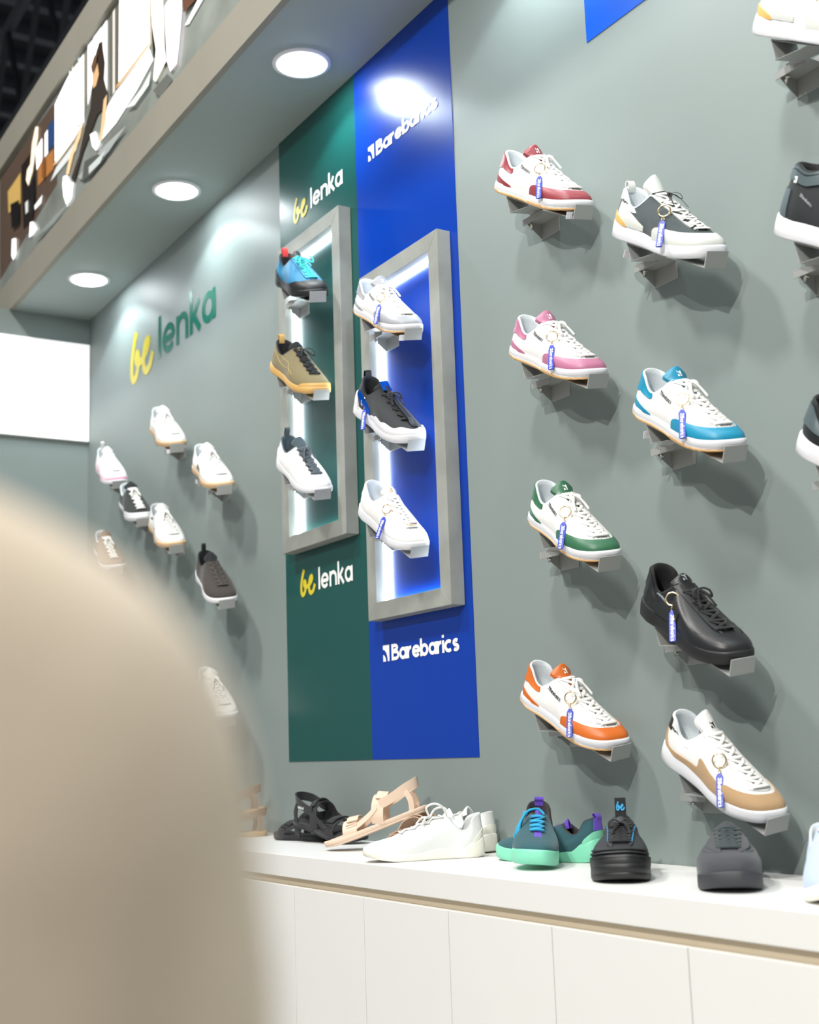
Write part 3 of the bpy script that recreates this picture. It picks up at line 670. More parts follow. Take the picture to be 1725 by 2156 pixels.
# ------------------------------------------------------------------ wall bracket for one shoe
BR = {}
def bracket(x, z, yw, pt, sc_, y=-.085, rl=8.5, label='', plate=None, sticker=None, group='grey sheet metal shoe brackets on the wall'):
    Rx = Matrix.Rotation(rad(rl), 3, 'X'); Ry = Matrix.Rotation(rad(pt), 3, 'Y'); Rz = Matrix.Rotation(rad(yw), 3, 'Z')
    m = (Rz @ Rx @ Ry).to_4x4(); m.translation = Vector((x, y, z))
    kx = .2925 * sc_; ax = .062; bx_, bz = .021, .031; w_ = .029; th = .0018; zp = -.0022
    t = empty('shoe_bracket'); tag(t, label, 'shoe bracket', group)
    # wall plate, seen below the shoe
    px = plate[0] if plate else x - .005; pz = plate[1] if plate else z - .108
    t.location = (px + .034, 0, pz + .05)
    T0 = Vector(t.location)
    def pl(poly_pts, y0, y1): return [tuple(p) for p in poly_pts]
    b = MB()
    def TW(v): q = m @ Vector(v); return tuple(q - T0)
    prof = [(ax, zp), (kx, zp), (kx + .0, zp - .0), (kx + .001, zp + .029), (kx + .001 + th, zp + .029), (kx + th, zp - th), (ax, zp - th)]
    prof = [(ax, zp), (kx - .0008, zp), (kx - .0003, zp + .029), (kx + th, zp + .029), (kx + th, zp - th), (ax, zp - th)]
    b.prism(prof, -w_, w_ - .008, TW)
    # folded triangle at the heel end
    n = math.hypot(bx_, bz)
    b.prism([(ax - th, zp + .0002), (ax, zp + .0002), (ax + bx_, zp - bz), (ax + bx_ - th, zp - bz - th)], -w_, w_, TW)
    b.prism([(ax + bx_ - th, zp - bz - th), (ax + bx_, zp - bz), (ax + .088, zp - th), (ax + .086, zp - 2.2 * th)], -w_, w_, TW)
    b.build('shelf_tray', STEEL, t, bevel=.0004)
    # plate on the wall
    pw = .067; ph = .056
    MB().box(-.034, -.034 + pw, -.0022 - 0, -.0002, -.05, -.05 + ph).build('wall_plate', STEEL, t, bevel=.0005)
    # arm from the wall to the underside of the tray, folded gusset on its side
    zt = -.014; ye = y + .031
    MB().box(-.033, .033, ye, -.0024, zt, zt + .0018).build('arm', STEEL, t, bevel=.0004)
    MB().box(-.033, .033, ye, ye + .0018, zt - .013, zt).build('arm_lip', STEEL, t, bevel=.0004)
    gs = MB(); gx = -.033
    V = [(gx, -.0024, -.048), (gx, -.0024, zt), (gx, ye + .004, zt)]
    gs.add(V + [(a + .0018, b__, c_) for a, b__, c_ in V], [(0, 1, 2), (5, 4, 3), (0, 3, 4, 1), (1, 4, 5, 2), (2, 5, 3, 0)])
    gs.build('gusset', STEEL, t)
    # link between arm and tray
    a = Vector((-.004, y + .037, zt + .004)); c0 = m @ Vector((ax + .045, w_ * .8, zp - .012)) - T0
    lk = MB(); lk.tube([a, c0], .008, 4); lk.build('clamp_link', STEEL, t)
    wn = MB(); c = Vector((-.016, y + .044, zt - .010))
    wn.tube([c + Vector((0, 0, .010)), c + Vector((0, 0, -.004))], .0035, 8)
    for sg in (1, -1): wn.tube([c, c + Vector((.006 * sg, -.004 * sg, -.003)), c + Vector((.012 * sg, -.008 * sg, -.009))], [.003, .0034, .0018], 6, flat=.5)
    wn.build('wing_nut', CHROME, t, smooth=True)
    if sticker:
        sx_, sy_, sz_ = sticker
        st = MB()
        st.box(sx_ - .001, sx_, sy_ - .010, sy_ + .006, sz_, sz_ + .014, TW)
        st.build('price_sticker', mat('white_price_sticker', '#f0eef4', rough=.5), t)
    return t

# ------------------------------------------------------------------ blue key tag hanging from the laces
def key_tag(p, label, tilt=0.0, lean=0.0, face=36):
    t = empty('key_tag', p); tag(t, label, 'key tag', 'blue rubber key tags hanging from shoe laces')
    R = Matrix.Rotation(rad(face), 4, 'Z') @ Matrix.Rotation(rad(tilt), 4, 'Y')
    R = R @ Matrix.Rotation(rad(lean), 4, 'X')
    t.matrix_world = Matrix.Translation(Vector(p)) @ R
    b = MB(); b.tube([(.0115 * math.cos(a), -.002 * math.sin(a), .0 + .0115 * math.sin(a)) for a in [2 * math.pi * i / 28 for i in range(28)]], .0016, 8, closed=True)
    b.build('split_ring', GOLD, t, smooth=True)
    b = MB()
    for k in range(2):
        c = Vector((0, 0, -.0145 - .0048 * k))
        b.tube([c + (Vector((.0026 * math.cos(a), 0, .0036 * math.sin(a))) if k % 2 else Vector((0, .0026 * math.cos(a), .0036 * math.sin(a)))) for a in [2 * math.pi * i / 12 for i in range(12)]], .0007, 5, closed=True)
    b.build('chain', GOLD, t, smooth=True)
    Wt, Lt = .0062, .0580; zt = -.0225
    P = [(-Wt, zt - .006), (-Wt * .45, zt), (Wt * .45, zt), (Wt, zt - .006), (Wt, zt - Lt + .002), (Wt - .002, zt - Lt), (-Wt + .002, zt - Lt), (-Wt, zt - Lt + .002)]
    sp = MB().prism(P, -.0016, .0016).build('strap', TAGB, t, bevel=.0007)
    for sd in (-1, 1):
        m_ = MB(); s_ = .0047
        T = (lambda u, v: ((v - .62) * s_, -.0022, zt - .0085 - u * s_)) if sd < 0 else (lambda u, v: ((.62 - v) * s_, .0022, zt - .0085 - u * s_))
        brand_word(m_, T, .24, .12); m_.build('lettering', VWHITE, sp)
    return t

# ------------------------------------------------------------------ shoe materials
def leather(n, c, r=.42): return mat(n, c, rough=r, bump=.08, bscale=260)
def fabric(n, c): return mat(n, c, rough=.85, bump=.35, bscale=420, sheen=.15)
def rubber(n, c, r=.5): return mat(n, c, rough=r)
WL = leather('white_leather', '#e4e4e2'); WLIN = fabric('pale_grey_lining', '#cfd6da'); WR = rubber('white_rubber', '#e2e3e8', .45)
GUM = rubber('gum_rubber', '#dcb07a'); LACEW = fabric('white_lace', '#e3e3df'); BLK = fabric('black_knit', '#15171a'); BLKR = rubber('black_rubber', '#1b1c1e')
BLKL = leather('black_leather', '#1c1e20', .38); LACEB = fabric('black_lace', '#101214'); INK = mat('black_print', '#121218', rough=.5); SEAM = mat('grey_seam_thread', '#b9bcbf', rough=.8)
LACEG = fabric('grey_lace', '#4a545a'); KNITW = fabric('white_knit', '#e3e4e3'); GREYL = leather('grey_leather', '#9fa2a8')
PALE = leather('pale_grey_suede', '#c9cdc8', .7)

COURT = Shape(hh=.30, hd=.205, xt=.38, ht=.33, sole=.079, toe=.095)
CHUNK = Shape(hh=.325, hd=.225, xt=.37, ht=.345, soleh=[(0, .125), (.2, .108), (.6, .082), (1, .082)], toe=.10, flare=.012)
CHUNKB = Shape(hh=.34, hd=.225, xt=.37, ht=.33, soleh=[(0, .12), (.3, .095), (1, .085)], toe=.10, flare=.006, back=.045)
def env(t, c, h, p=6): return max(0, 1 - (abs(t - c) / h) ** p) ** .5
def heelt(t): return abs((t + .5) % 1 - .5)

def court(label, accent, lining=WLIN, shape=COURT, body=WL, outs=GUM, group='white court sneakers with coloured trim on the wall', logo=True, texted=True):
    s = Shoe('sneaker', shape); tag(s.root, label, 'sneaker', group)
    s.upper(body, lining); s.sole(WR, outs, ridge=1)
    s.over('toe_guard', accent, .262, .738, lambda t: 0, lambda t: .02 + .33 * env(t, .5, .238, 8), .005)
    s.over('collar_panel', accent, -.19, .19, lambda t: 1 - .42 * env(heelt(t), 0, .19, 5) - .1 * env(heelt(t), 0, .07, 2), lambda t: .985, .007)
    s.over('heel_stripe', accent, -.15, .15, lambda t: 0, lambda t: .02 + .36 * max(0, 1 - heelt(t) / .15) ** .75, .004)
    s.tongue(accent if logo else body, ext=.085, wd=.055, r0=.8, wide=1.6); s.eyestay(body, r0=.36); s.laces(LACEW, n=6, wd=.0155, fl=.5, r0=.42, r1=.97, hang=.42)
    if logo: s.tonguelogo(VWHITE)
    if texted: s.sidetext(INK, .325, .225, -8, .0165, .26)
    s.perfs(mat('dark_perforation', '#6a6d70', rough=.8)); s.line('vamp_seam', SEAM, [(.44, -.085), (.425, -.05), (.41, 0), (.425, .05), (.44, .085)], .0022, mode='Q')
    s.line('eyestay_seam', SEAM, [(.63, .09), (.615, .12), (.6, .16), (.585, .2)], .002)
    return s
ACC = dict(red=leather('dark_red_leather', '#8e3a41'), pink=leather('pink_leather', '#b3708e'), blue=leather('bright_blue_leather', '#1588ab'), green=leather('green_leather', '#32684a'), orange=leather('orange_leather', '#cf6a24'), grey=leather('silver_grey_leather', '#9ea0a6'), gold=leather('gold_leather', '#c09a4a', .3), white=WL)
POS = dict(
 red=(-2.266, 2.521, .5, 31.8, 1.015), dk=(-1.876, 2.271, -5, 31.0, 1.0), pink=(-2.239, 2.128, -2.5, 28.3, 1.0), blue=(-1.850, 1.904, -8.5, 30.6, .99), green=(-2.197, 1.756, -9, 29.6, .99), black=(-1.864, 1.526, -10, 28, .975), orange=(-2.263, 1.383, 2, 26.2, .995), tan=(-1.836, 1.262, -4, 28, .95),
 trail=(-3.387, 2.673, -7.8, 28.7, .989), olive=(-3.440, 2.422, -1.1, 31.7, 1.01), wgrey=(-3.405, 2.123, -5.3, 31.1, .987), gw=(-2.923, 2.440, -3.4, 30.6, 1.0), bb=(-2.940, 2.171, -1.2, 32.6, 1.0), wgold=(-2.927, 1.896, -3.1, 31.5, .987),
 pinkL=(-5.057, 2.441, -8, 26.0, .987), canv=(-4.771, 2.244, -9, 25.5, .99), w1=(-4.441, 2.461, -9.3, 27.9, .996), leo=(-4.044, 2.236, -8.6, 27.1, .999), w3=(-4.453, 2.109, -8.9, 27.6, .994), ghost=(-5.069, 2.110, -9, 27, .983), brown=(-4.016, 1.873, -10, 28.0, .987), w2=(-4.019, 1.494, -9.5, 24, .979),
 tr=(-1.478, 2.498, -5, 33.0, 1.0), boot=(-1.468, 2.124, -6, 30, 1.0), bk=(-1.461, 1.748, -8, 32, 1.0))
MT = {}
PLT = dict(tr=(-1.481, 2.398), boot=(-1.48, 2.03), bk=(-1.48, 1.66), red=(-2.234, 2.406), pink=(-2.232, 2.027), green=(-2.234, 1.652), orange=(-2.236, 1.278), dk=(-1.878, 2.175), blue=(-1.866, 1.80), black=(-1.864, 1.423), tan=(-1.850, 1.151), trail=(-3.449, 2.590), olive=(-3.447, 2.320), wgrey=(-3.445, 2.028), gw=(-2.936, 2.341), bb=(-2.935, 2.065), wgold=(-2.938, 1.798))
def hang_up(k, s, blabel, sticker=None, **kw):
    x, z, yw, pt, q = POS[k]; MT[k] = pose(s.root, x, z, yw, pt, q, **kw)
    bracket(x, z, yw, pt, q, label=blabel, sticker=sticker, plate=PLT.get(k), **kw)
def tagat(k, lx, lz, out_, label, sg=1, **kw):
    m = MT[k]; sh = k
    p = m @ Vector((lx * L0, out_ * L0, lz * L0)); key_tag(tuple(p), label, **kw)

hang_up('red', court('white court sneaker with dark red toe, collar and heel stripe', ACC['red']), 'grey sheet metal bracket carrying the dark red and white sneaker', sticker=(.288, -.03, -.006))
hang_up('pink', court('white court sneaker with pink toe, collar and heel stripe', ACC['pink']), 'grey sheet metal bracket carrying the pink and white sneaker')
hang_up('blue', court('white court sneaker with bright blue toe, collar and heel stripe', ACC['blue']), 'grey sheet metal bracket with a small white sticker, under the bright blue and white sneaker', sticker=(.064, -.024, -.03))
hang_up('green', court('white court sneaker with dark green toe, collar and heel stripe', ACC['green']), 'grey sheet metal bracket carrying the green and white sneaker')
hang_up('orange', court('white court sneaker with orange toe, collar and heel stripe', ACC['orange']), 'grey sheet metal bracket carrying the orange and white sneaker')
hang_up('gw', court('white court sneaker with silver grey trim, topmost shoe in the blue light frame', ACC['grey']), 'bright metal bracket at the top of the blue light frame', sticker=(.288, -.03, -.006))

def runner(label, body, mid, lining, lace, shape=CHUNK, group=None, outs=None, **kw):
    s = Shoe(kw.pop('name', 'sneaker'), shape); tag(s.root, label, 'sneaker', group); s.upper(body, lining); s.sole(mid, outs, **kw); return s
WG = 'chunky soled runners on the grey wall'
# dark grey and white runner
def twotone(label, body, lace):
    s = runner(label, body, WR, WLIN, LACEW, group=WG)
    s.over('toe_guard', PALE, .255, .745, lambda t: 0, lambda t: .02 + .34 * env(t, .5, .245, 10), .006)
    s.sidepoly('heel_panel', PALE, [(-.0, .13), (.08, .12), (.2, .105), (.33, .1), (.405, .1)], [(.02, .32), (.1, .275), (.2, .2), (.33, .155), (.405, .13)], .006)
    s.over('heel_piece', mat('tan_heel_leather', '#d9ae62', rough=.5), -.12, .12, lambda t: .02, lambda t: .03 + .3 * max(0, 1 - heelt(t) / .12) ** .5, .009)
    s.over('collar_band', WL, -.2, .2, lambda t: .74, lambda t: .99, .006)
    s.tongue(PALE, ext=.13, wd=.05); s.eyestay(PALE, y0=.036, y1=.07); s.laces(lace, n=6, wd=.013, r0=.46, r1=.97, loops=False); s.laces(LACEB, n=5, wd=.004, fl=.9, r0=.48, r1=.99, y=.062, loops=True, key='l2', hang=.6)
    s.tab(WL, h=.035); s.sidetext(INK, .10, .25, -12, .0125, .25); return s
hang_up('dk', twotone('white and dark charcoal runner with tan heel piece and thick white sole', fabric('charcoal_mesh', '#3a4346'), LACEW), 'grey sheet metal bracket with a small white sticker, under the charcoal and white runner', sticker=(.064, -.024, -.03))
hang_up('tr', twotone('white runner with tan heel piece, cut off by the top right corner of the picture', WL, LACEW), 'grey sheet metal bracket under the white runner in the top right corner')

# tan and white sneaker
s = runner('white sneaker with tan suede toe and side panel and black heel tab', WL, WR, WLIN, LACEW, group=WG)
TAN = fabric('tan_suede', '#b0916b')
def tanhi(t):
    q = min(t, 1 - t)
    return .02 + lerpk([(0, .55), (.045, .5), (.07, .12), (.13, .14), (.2, .22), (.262, .56), (.30, .36), (.335, .26), (.36, .36), (.5, .34)], q)
s.over('suede_panel', TAN, 0, 1, lambda t: 0, tanhi, .006, nt=110)
s.over('heel_tab', BLKL, -.07, .07, lambda t: .62, lambda t: .985, .009)
s.over('collar_band', WL, -.2, .2, lambda t: .55, lambda t: .98, .006)
s.tongue(WL, ext=.12, wd=.058); s.eyestay(WL, y0=.036, y1=.072); s.laces(LACEW, n=5, wd=.013, r0=.5, r1=.9, loops=False); s.tonguelogo(INK); s.sidetext(INK, .20, .20, -6, .0125, .25)
s.line('vamp_seam', SEAM, [(.44, -.085), (.425, -.05), (.41, 0), (.425, .05), (.44, .085)], .0025, mode='Q')
hang_up('tan', s, 'grey sheet metal bracket carrying the tan and white sneaker')
# black leather sneaker
s = runner('all black leather sneaker with a key tag, lower right of the wall', BLKL, BLKR, fabric('black_lining', '#0b0d0f'), LACEB, group=WG, shape=CHUNKB)
s.over('toe_guard', BLKL, .262, .738, lambda t: 0, lambda t: .02 + .34 * env(t, .5, .238, 8), .006)
s.sidepoly('side_panel', BLKL, [(.1, .12), (.25, .1), (.4, .1), (.52, .1)], [(.14, .25), (.25, .215), (.4, .24), (.52, .2)], .006)
s.over('collar_panel', BLKL, -.2, .2, lambda t: .55, lambda t: .985, .008)
s.tongue(BLKL, ext=.06, wd=.055); s.eyestay(BLKL, y0=.036, y1=.072); s.laces(LACEB, n=5, wd=.013, r0=.5, r1=.92, hang=.7); s.tonguelogo(mat('grey_print', '#9aa0a4', rough=.5)); s.sidetext(mat('grey_print', '#9aa0a4', rough=.5), .22, .215, -6, .0135, .25)
hang_up('black', s, 'grey sheet metal bracket carrying the all black sneaker')
# high black boot with white sole, cut by the right edge
BOOT = Shape(hh=.415, hd=.385, xt=.38, ht=.42, soleh=[(0, .13), (.2, .11), (1, .085)], toe=.10, flare=.01, back=.06)
s = Shoe('high_top', BOOT); tag(s.root, 'black and grey high top with thick white sole, cut by the right picture edge', 'high top')
s.upper(leather('black_textile', '#24282a', .6), BLK); s.sole(WR)
s.over('heel_panel', leather('slate_leather', '#4c5a5e', .5), -.08, .08, lambda t: 0, lambda t: .55, .005)
s.over('ankle_strap', leather('slate_leather', '#4c5a5e', .5), -.3, .3, lambda t: .72, lambda t: .9, .012, nt=60); s.over('collar_band', leather('slate_leather', '#4c5a5e', .5), -.3, .3, lambda t: .93, lambda t: .99, .006, nt=50)
s.laces(LACEB, n=6, r0=.45, r1=.9, loops=False); s.sidetext(mat('grey_print', '#9aa0a4', rough=.5), .22, .25, -22, .0125, .25)
def strap_logo(b):
    polys(b, logo_polys(), lambda u, v: tuple(BOOT.side(.15 + u * .026, .315 + v * .026 - u * .002, .014) * L0))
s.put('strap_logo', 'sl', strap_logo, VWHITE, smooth=False)
hang_up('boot', s, 'grey sheet metal bracket under the black high top at the right edge')
s = runner('black sneaker with a curved white sole, cut by the right edge of the picture', BLKL, WR, BLK, LACEB, group=WG)
s.tongue(BLKL); s.eyestay(BLKL); s.laces(LACEB, loops=False); s.over('heel_panel', leather('slate_leather', '#4c5a5e', .5), -.14, .14, lambda t: .35, lambda t: .9, .007)
hang_up('bk', s, 'grey sheet metal bracket under the black and white sneaker at the right edge')

# ---- shoes in the light frames
TRAIL = Shape(hh=.31, hd=.22, xt=.42, ht=.335, soleh=[(0, .09), (.3, .07), (1, .07)], toe=.105, sw=1.03)
s = Shoe('trail_shoe', TRAIL); tag(s.root, 'blue trail shoe with black rubber rand and turquoise laces', 'trail shoe')
s.upper(mat('blue_nylon', '#1a7099', rough=.6, bump=.2, bscale=300), BLK); s.sole(BLKR)
s.over('rubber_rand', BLKR, 0, 1, lambda t: 0, lambda t: .02 + lerpk([(0, .32), (.1, .3), (.17, .1), (.3, .16), (.4, .34), (.5, .42)], min(t, 1 - t)), .008, nt=90)
s.tongue(BLKL, ext=.07); s.eyestay(mat('blue_nylon', '#1a7099', rough=.6)); s.laces(fabric('turquoise_lace', '#3fc6c4'), n=6, wd=.010, fl=.8, r0=.5, r1=.97)
s.tab(mat('red_webbing', '#d93a3a', rough=.7), h=.05, w_=.03)
hang_up('trail', s, 'grey metal bracket at the top of the green light frame')
s = Shoe('sneaker', TRAIL); tag(s.root, 'olive knit sneaker with black laces and honey coloured sole', 'sneaker')
OLV = fabric('olive_knit', '#7a7050'); HON = rubber('honey_rubber', '#d3a964')
s.upper(OLV, BLK); s.sole(HON, ridge=1); s.over('toe_cap', HON, .38, .62, lambda t: 0, lambda t: .02 + .16 * env(t, .5, .12, 4), .009)
s.line('stitch_line', mat('pale_thread', '#cdbb80', rough=.8), [(.12, .24), (.25, .17), (.4, .15), (.55, .17), (.66, .14)], .002); s.line('stitch_line', mat('pale_thread', '#cdbb80', rough=.8), [(.2, .22), (.35, .21), (.5, .21), (.6, .11)], .002)
s.tongue(BLK, ext=.10); s.laces(LACEB, n=6, wd=.013, fl=.8, r0=.5, r1=.95); s.tab(HON, h=.03, w_=.05, lean=.0); s.line('tongue_loop', HON, [(.96, 0), (.99, .0)], .02, mode='Q')
hang_up('olive', s, 'bright metal bracket in the middle of the green light frame')
KN = Shape(hh=.31, hd=.215, xt=.42, ht=.33, soleh=[(0, .115), (.12, .09), (.35, .06), (.6, .075), (1, .06)], toe=.11)
s = Shoe('sneaker', KN); tag(s.root, 'white knit sneaker with dark grey laces and grey heel loop', 'sneaker')
s.upper(KNITW, fabric('slate_lining', '#44525a')); s.sole(WR); s.over('heel_cup', WR, -.09, .09, lambda t: 0, lambda t: .02 + .45 * env(heelt(t), 0, .09, 2), .006)
s.tongue(fabric('slate_lining', '#44525a'), ext=.10); s.laces(LACEG, n=6, wd=.015, r0=.5, r1=.95, loops=False); s.laces(LACEG, n=2, wd=.012, r0=.88, r1=.95, key='lb', hang=.5); s.tab(fabric('slate_lining', '#44525a'), h=.085, w_=.022, lean=.0)
hang_up('wgrey', s, 'grey metal bracket at the bottom of the green light frame')
s = Shoe('sneaker', CHUNKB); tag(s.root, 'black sneaker with shiny blue tongue label and thick wavy white sole', 'sneaker')
IRI = mat('shiny_blue_film', '#1467e0', rough=.15, metal=.7)
s.upper(fabric('black_mesh', '#222528'), BLK); s.sole(WR)
s.over('white_rand', WR, .2, .8, lambda t: 0, lambda t: .03 + .03 * math.sin(t * 75) + .2 * env(t, .5, .3, 6), .012, nt=80)
s.over('heel_cup', WR, -.1, .1, lambda t: 0, lambda t: .02 + .42 * env(heelt(t), 0, .1, 2), .012)
s.sidepoly('heel_film', IRI, [(.1, .2), (.2, .15), (.32, .115), (.4, .10)], [(.12, .245), (.22, .2), (.32, .17), (.38, .145)], .009)
s.tongue(BLK, ext=.13, wd=.062); s.laces(LACEB, n=8, wd=.011, fl=.8, r0=.42, r1=.97, y=.066, loops=False)
def tfilm(b):
    A = [[CHUNKB.Q(r, y, .036) for y in (-.034, -.012, .012, .034)] for r in (.95, 1.0)]; e = CHUNKB.S(.5, 1) - CHUNKB.S(.5, .9); e /= np.linalg.norm(e)
    A.append([p + e * .05 + np.array([0, 0, .014]) for p in A[-1]]); B = [[p - np.array([.002, 0, .008]) for p in r] for r in A]; b.slab(sc(A), sc(B))
s.put('tongue_label', 'tf', tfilm, IRI)
s.put('centre_strap', 'cs', lambda b: b.slab(sc([[CHUNKB.Q(r, y, .036 if r > .42 else .012) for y in (-.014, 0, .014)] for r in np.linspace(.3, 1, 14)]), sc([[CHUNKB.Q(r, y, .001) for y in (-.014, 0, .014)] for r in np.linspace(.3, 1, 14)])), BLKL)
s.tab(BLKL, h=.05, w_=.03)
hang_up('bb', s, 'bright metal bracket in the middle of the blue light frame')
s = runner('plain white leather sneaker with gold heel tab and gold lace plate', WL, WR, WLIN, LACEW, group=None, shape=Shape(hh=.315, hd=.215, xt=.43, ht=.335, soleh=[(0, .11), (.3, .085), (1, .075)], toe=.1))
s.over('heel_tab', ACC['gold'], -.045, .045, lambda t: .66, lambda t: .985, .007); s.over('toe_guard', WL, .262, .738, lambda t: 0, lambda t: .02 + .30 * env(t, .5, .238, 8), .004)
s.over('collar_panel', WL, -.2, .2, lambda t: .5, lambda t: .97, .005)
s.tongue(WL, ext=.08); s.eyestay(WL); s.laces(LACEW, n=6, wd=.013, r0=.48, r1=.95, loops=False); s.tonguelogo(ACC['gold']); s.perfs(mat('dark_perforation', '#6a6d70', rough=.8))
s.put('lace_plate', 'lp', lambda b: b.slab(sc([[s.sh.Q(r, y, .034) for y in (-.03, -.01, .01, .03)] for r in (.49, .52)]), sc([[s.sh.Q(r, y, .022) for y in (-.03, -.01, .01, .03)] for r in (.49, .52)])), GOLD)
hang_up('wgold', s, 'bright metal bracket at the bottom of the blue light frame')

# ---- shoes on the far left of the wall
LG = 'sneakers on the far left of the wall'
def plain(label, body, mid, outs, lining, lace, shape=COURT, extra=None, name='sneaker', tong=None, ext=.07):
    s = Shoe(name, shape); tag(s.root, label, 'sneaker', LG); s.upper(body, lining); s.sole(mid, outs)
    s.tongue(tong or body, ext=ext); s.eyestay(body); s.laces(lace, n=6, wd=.013, r0=.48, r1=.95, loops=False)
    if extra: extra(s)
    return s
LSH = 'far left of the wall'
def stripe(m): return lambda s: (s.sidepoly('side_stripe', m, [(.52, .1), (.545, .155), (.56, .2)], [(.535, .1), (.56, .155), (.575, .2)], .004), s.line('vamp_seam', SEAM, [(.44, -.085), (.41, 0), (.44, .085)], .0025, mode='Q'))
GUMP = rubber('pale_gum_rubber', '#dcbb93')
hang_up('w1', plain('white sneaker with gum sole and small orange collar patch, highest of the far left shoes', WL, GUMP, None, WLIN, LACEW, extra=lambda s: (stripe(mat('grey_green_trim', '#9db5b0'))(s), s.sidepoly('collar_patch', mat('orange_patch', '#e8987c', rough=.5), [(.26, .185), (.33, .2)], [(.26, .2), (.33, .215)], .006))), 'grey metal bracket of the highest shoe at the far left of the wall', sticker=(.288, -.03, -.006))
def leo(s):
    s.sidepoly('patterned_patch', mat('brown_leopard_print', '#7a5530', rough=.6, var=.75, vscale=140), [(.35, .12), (.43, .12), (.5, .12)], [(.35, .165), (.43, .165), (.5, .165)], .005); stripe(SEAM)(s)
hang_up('leo', plain('white sneaker with gum sole and brown leopard patterned patch on its side', WL, GUMP, None, WLIN, LACEW, extra=leo), 'grey metal bracket under the sneaker with the leopard patterned patch', sticker=(.064, -.024, -.03))
hang_up('w3', plain('white sneaker with gum sole, black heel patch and dark side stripe', WL, GUMP, None, WLIN, LACEW, extra=lambda s: (stripe(mat('dark_green_trim', '#2e4340'))(s), s.sidepoly('collar_patch', BLKL, [(.2, .175), (.27, .18)], [(.2, .195), (.27, .2)], .006))), 'grey metal bracket under the white sneaker with the black heel patch')
hang_up('canv', plain('black canvas sneaker with white laces and white rubber toe', fabric('black_canvas', '#202624'), WR, None, WLIN, LACEW, extra=lambda s: (s.over('rubber_foxing', WR, .3, .7, lambda t: 0, lambda t: .02 + .2 * env(t, .5, .2, 8), .006), s.over('collar_lining_edge', WLIN, -.2, .2, lambda t: .9, lambda t: .99, .008))), 'grey metal bracket under the black canvas sneaker')
hang_up('pinkL', plain('white knit sneaker with pink band above the sole', KNITW, WR, None, WLIN, LACEW, shape=KN, extra=lambda s: (s.over('pink_band', mat('pink_rubber', '#f0a6c4', rough=.6), 0, 1, lambda t: 0, lambda t: .05 + .13 * abs(math.cos(t * 2 * math.pi * 2)), .006, nt=80), s.tab(KNITW, h=.05))), 'grey metal bracket under the white sneaker with the pink band')
hang_up('ghost', plain('pale brown sneaker with white laces, seen faintly past the blurred shoulder', fabric('taupe_canvas', '#8d7a68'), WR, None, WLIN, LACEW), 'grey metal bracket under the faintly seen pale brown sneaker')
hang_up('brown', plain('dark brown knit sneaker with white sole, beside the blurred shoulder', fabric('dark_brown_knit', '#3a3430'), WR, None, BLK, fabric('brown_lace', '#3d3834'), shape=KN, extra=lambda s: s.tab(BLK, h=.06, w_=.035), tong=BLK), 'grey metal bracket under the dark brown knit sneaker')
hang_up('w2', plain('white leather sneaker low on the wall, half hidden by the blurred shoulder', WL, WR, None, WLIN, LACEW), 'grey metal bracket under the low white sneaker beside the blurred shoulder')

# ---- key tags
def T_(k, lab, lx=.565, lz=.262, y=-.115, face=36, tilt=0, lean=-16): tagat(k, lx, lz, y, lab, face=face, tilt=tilt, lean=lean)
T_('red', 'blue key tag hanging from the dark red and white sneaker'); T_('pink', 'blue key tag hanging from the pink and white sneaker')
T_('blue', 'blue key tag hanging from the bright blue and white sneaker'); T_('green', 'blue key tag hanging from the green and white sneaker', tilt=6)
T_('orange', 'blue key tag hanging from the orange and white sneaker'); T_('black', 'blue key tag hanging from the all black sneaker', lx=.40, lz=.25)
T_('tan', 'blue key tag hanging from the tan and white sneaker'); T_('dk', 'blue key tag hanging from the charcoal and white runner', tilt=8)
T_('gw', 'blue key tag hanging from the silver grey trimmed sneaker in the blue frame', tilt=6); T_('bb', 'blue key tag hanging at the heel of the black sneaker in the blue frame', lx=.25, lz=.17, y=-.11)
T_('wgold', 'blue key tag hanging from the white sneaker with gold trim', tilt=14); T_('tr', 'blue key tag hanging from the runner in the top right corner')

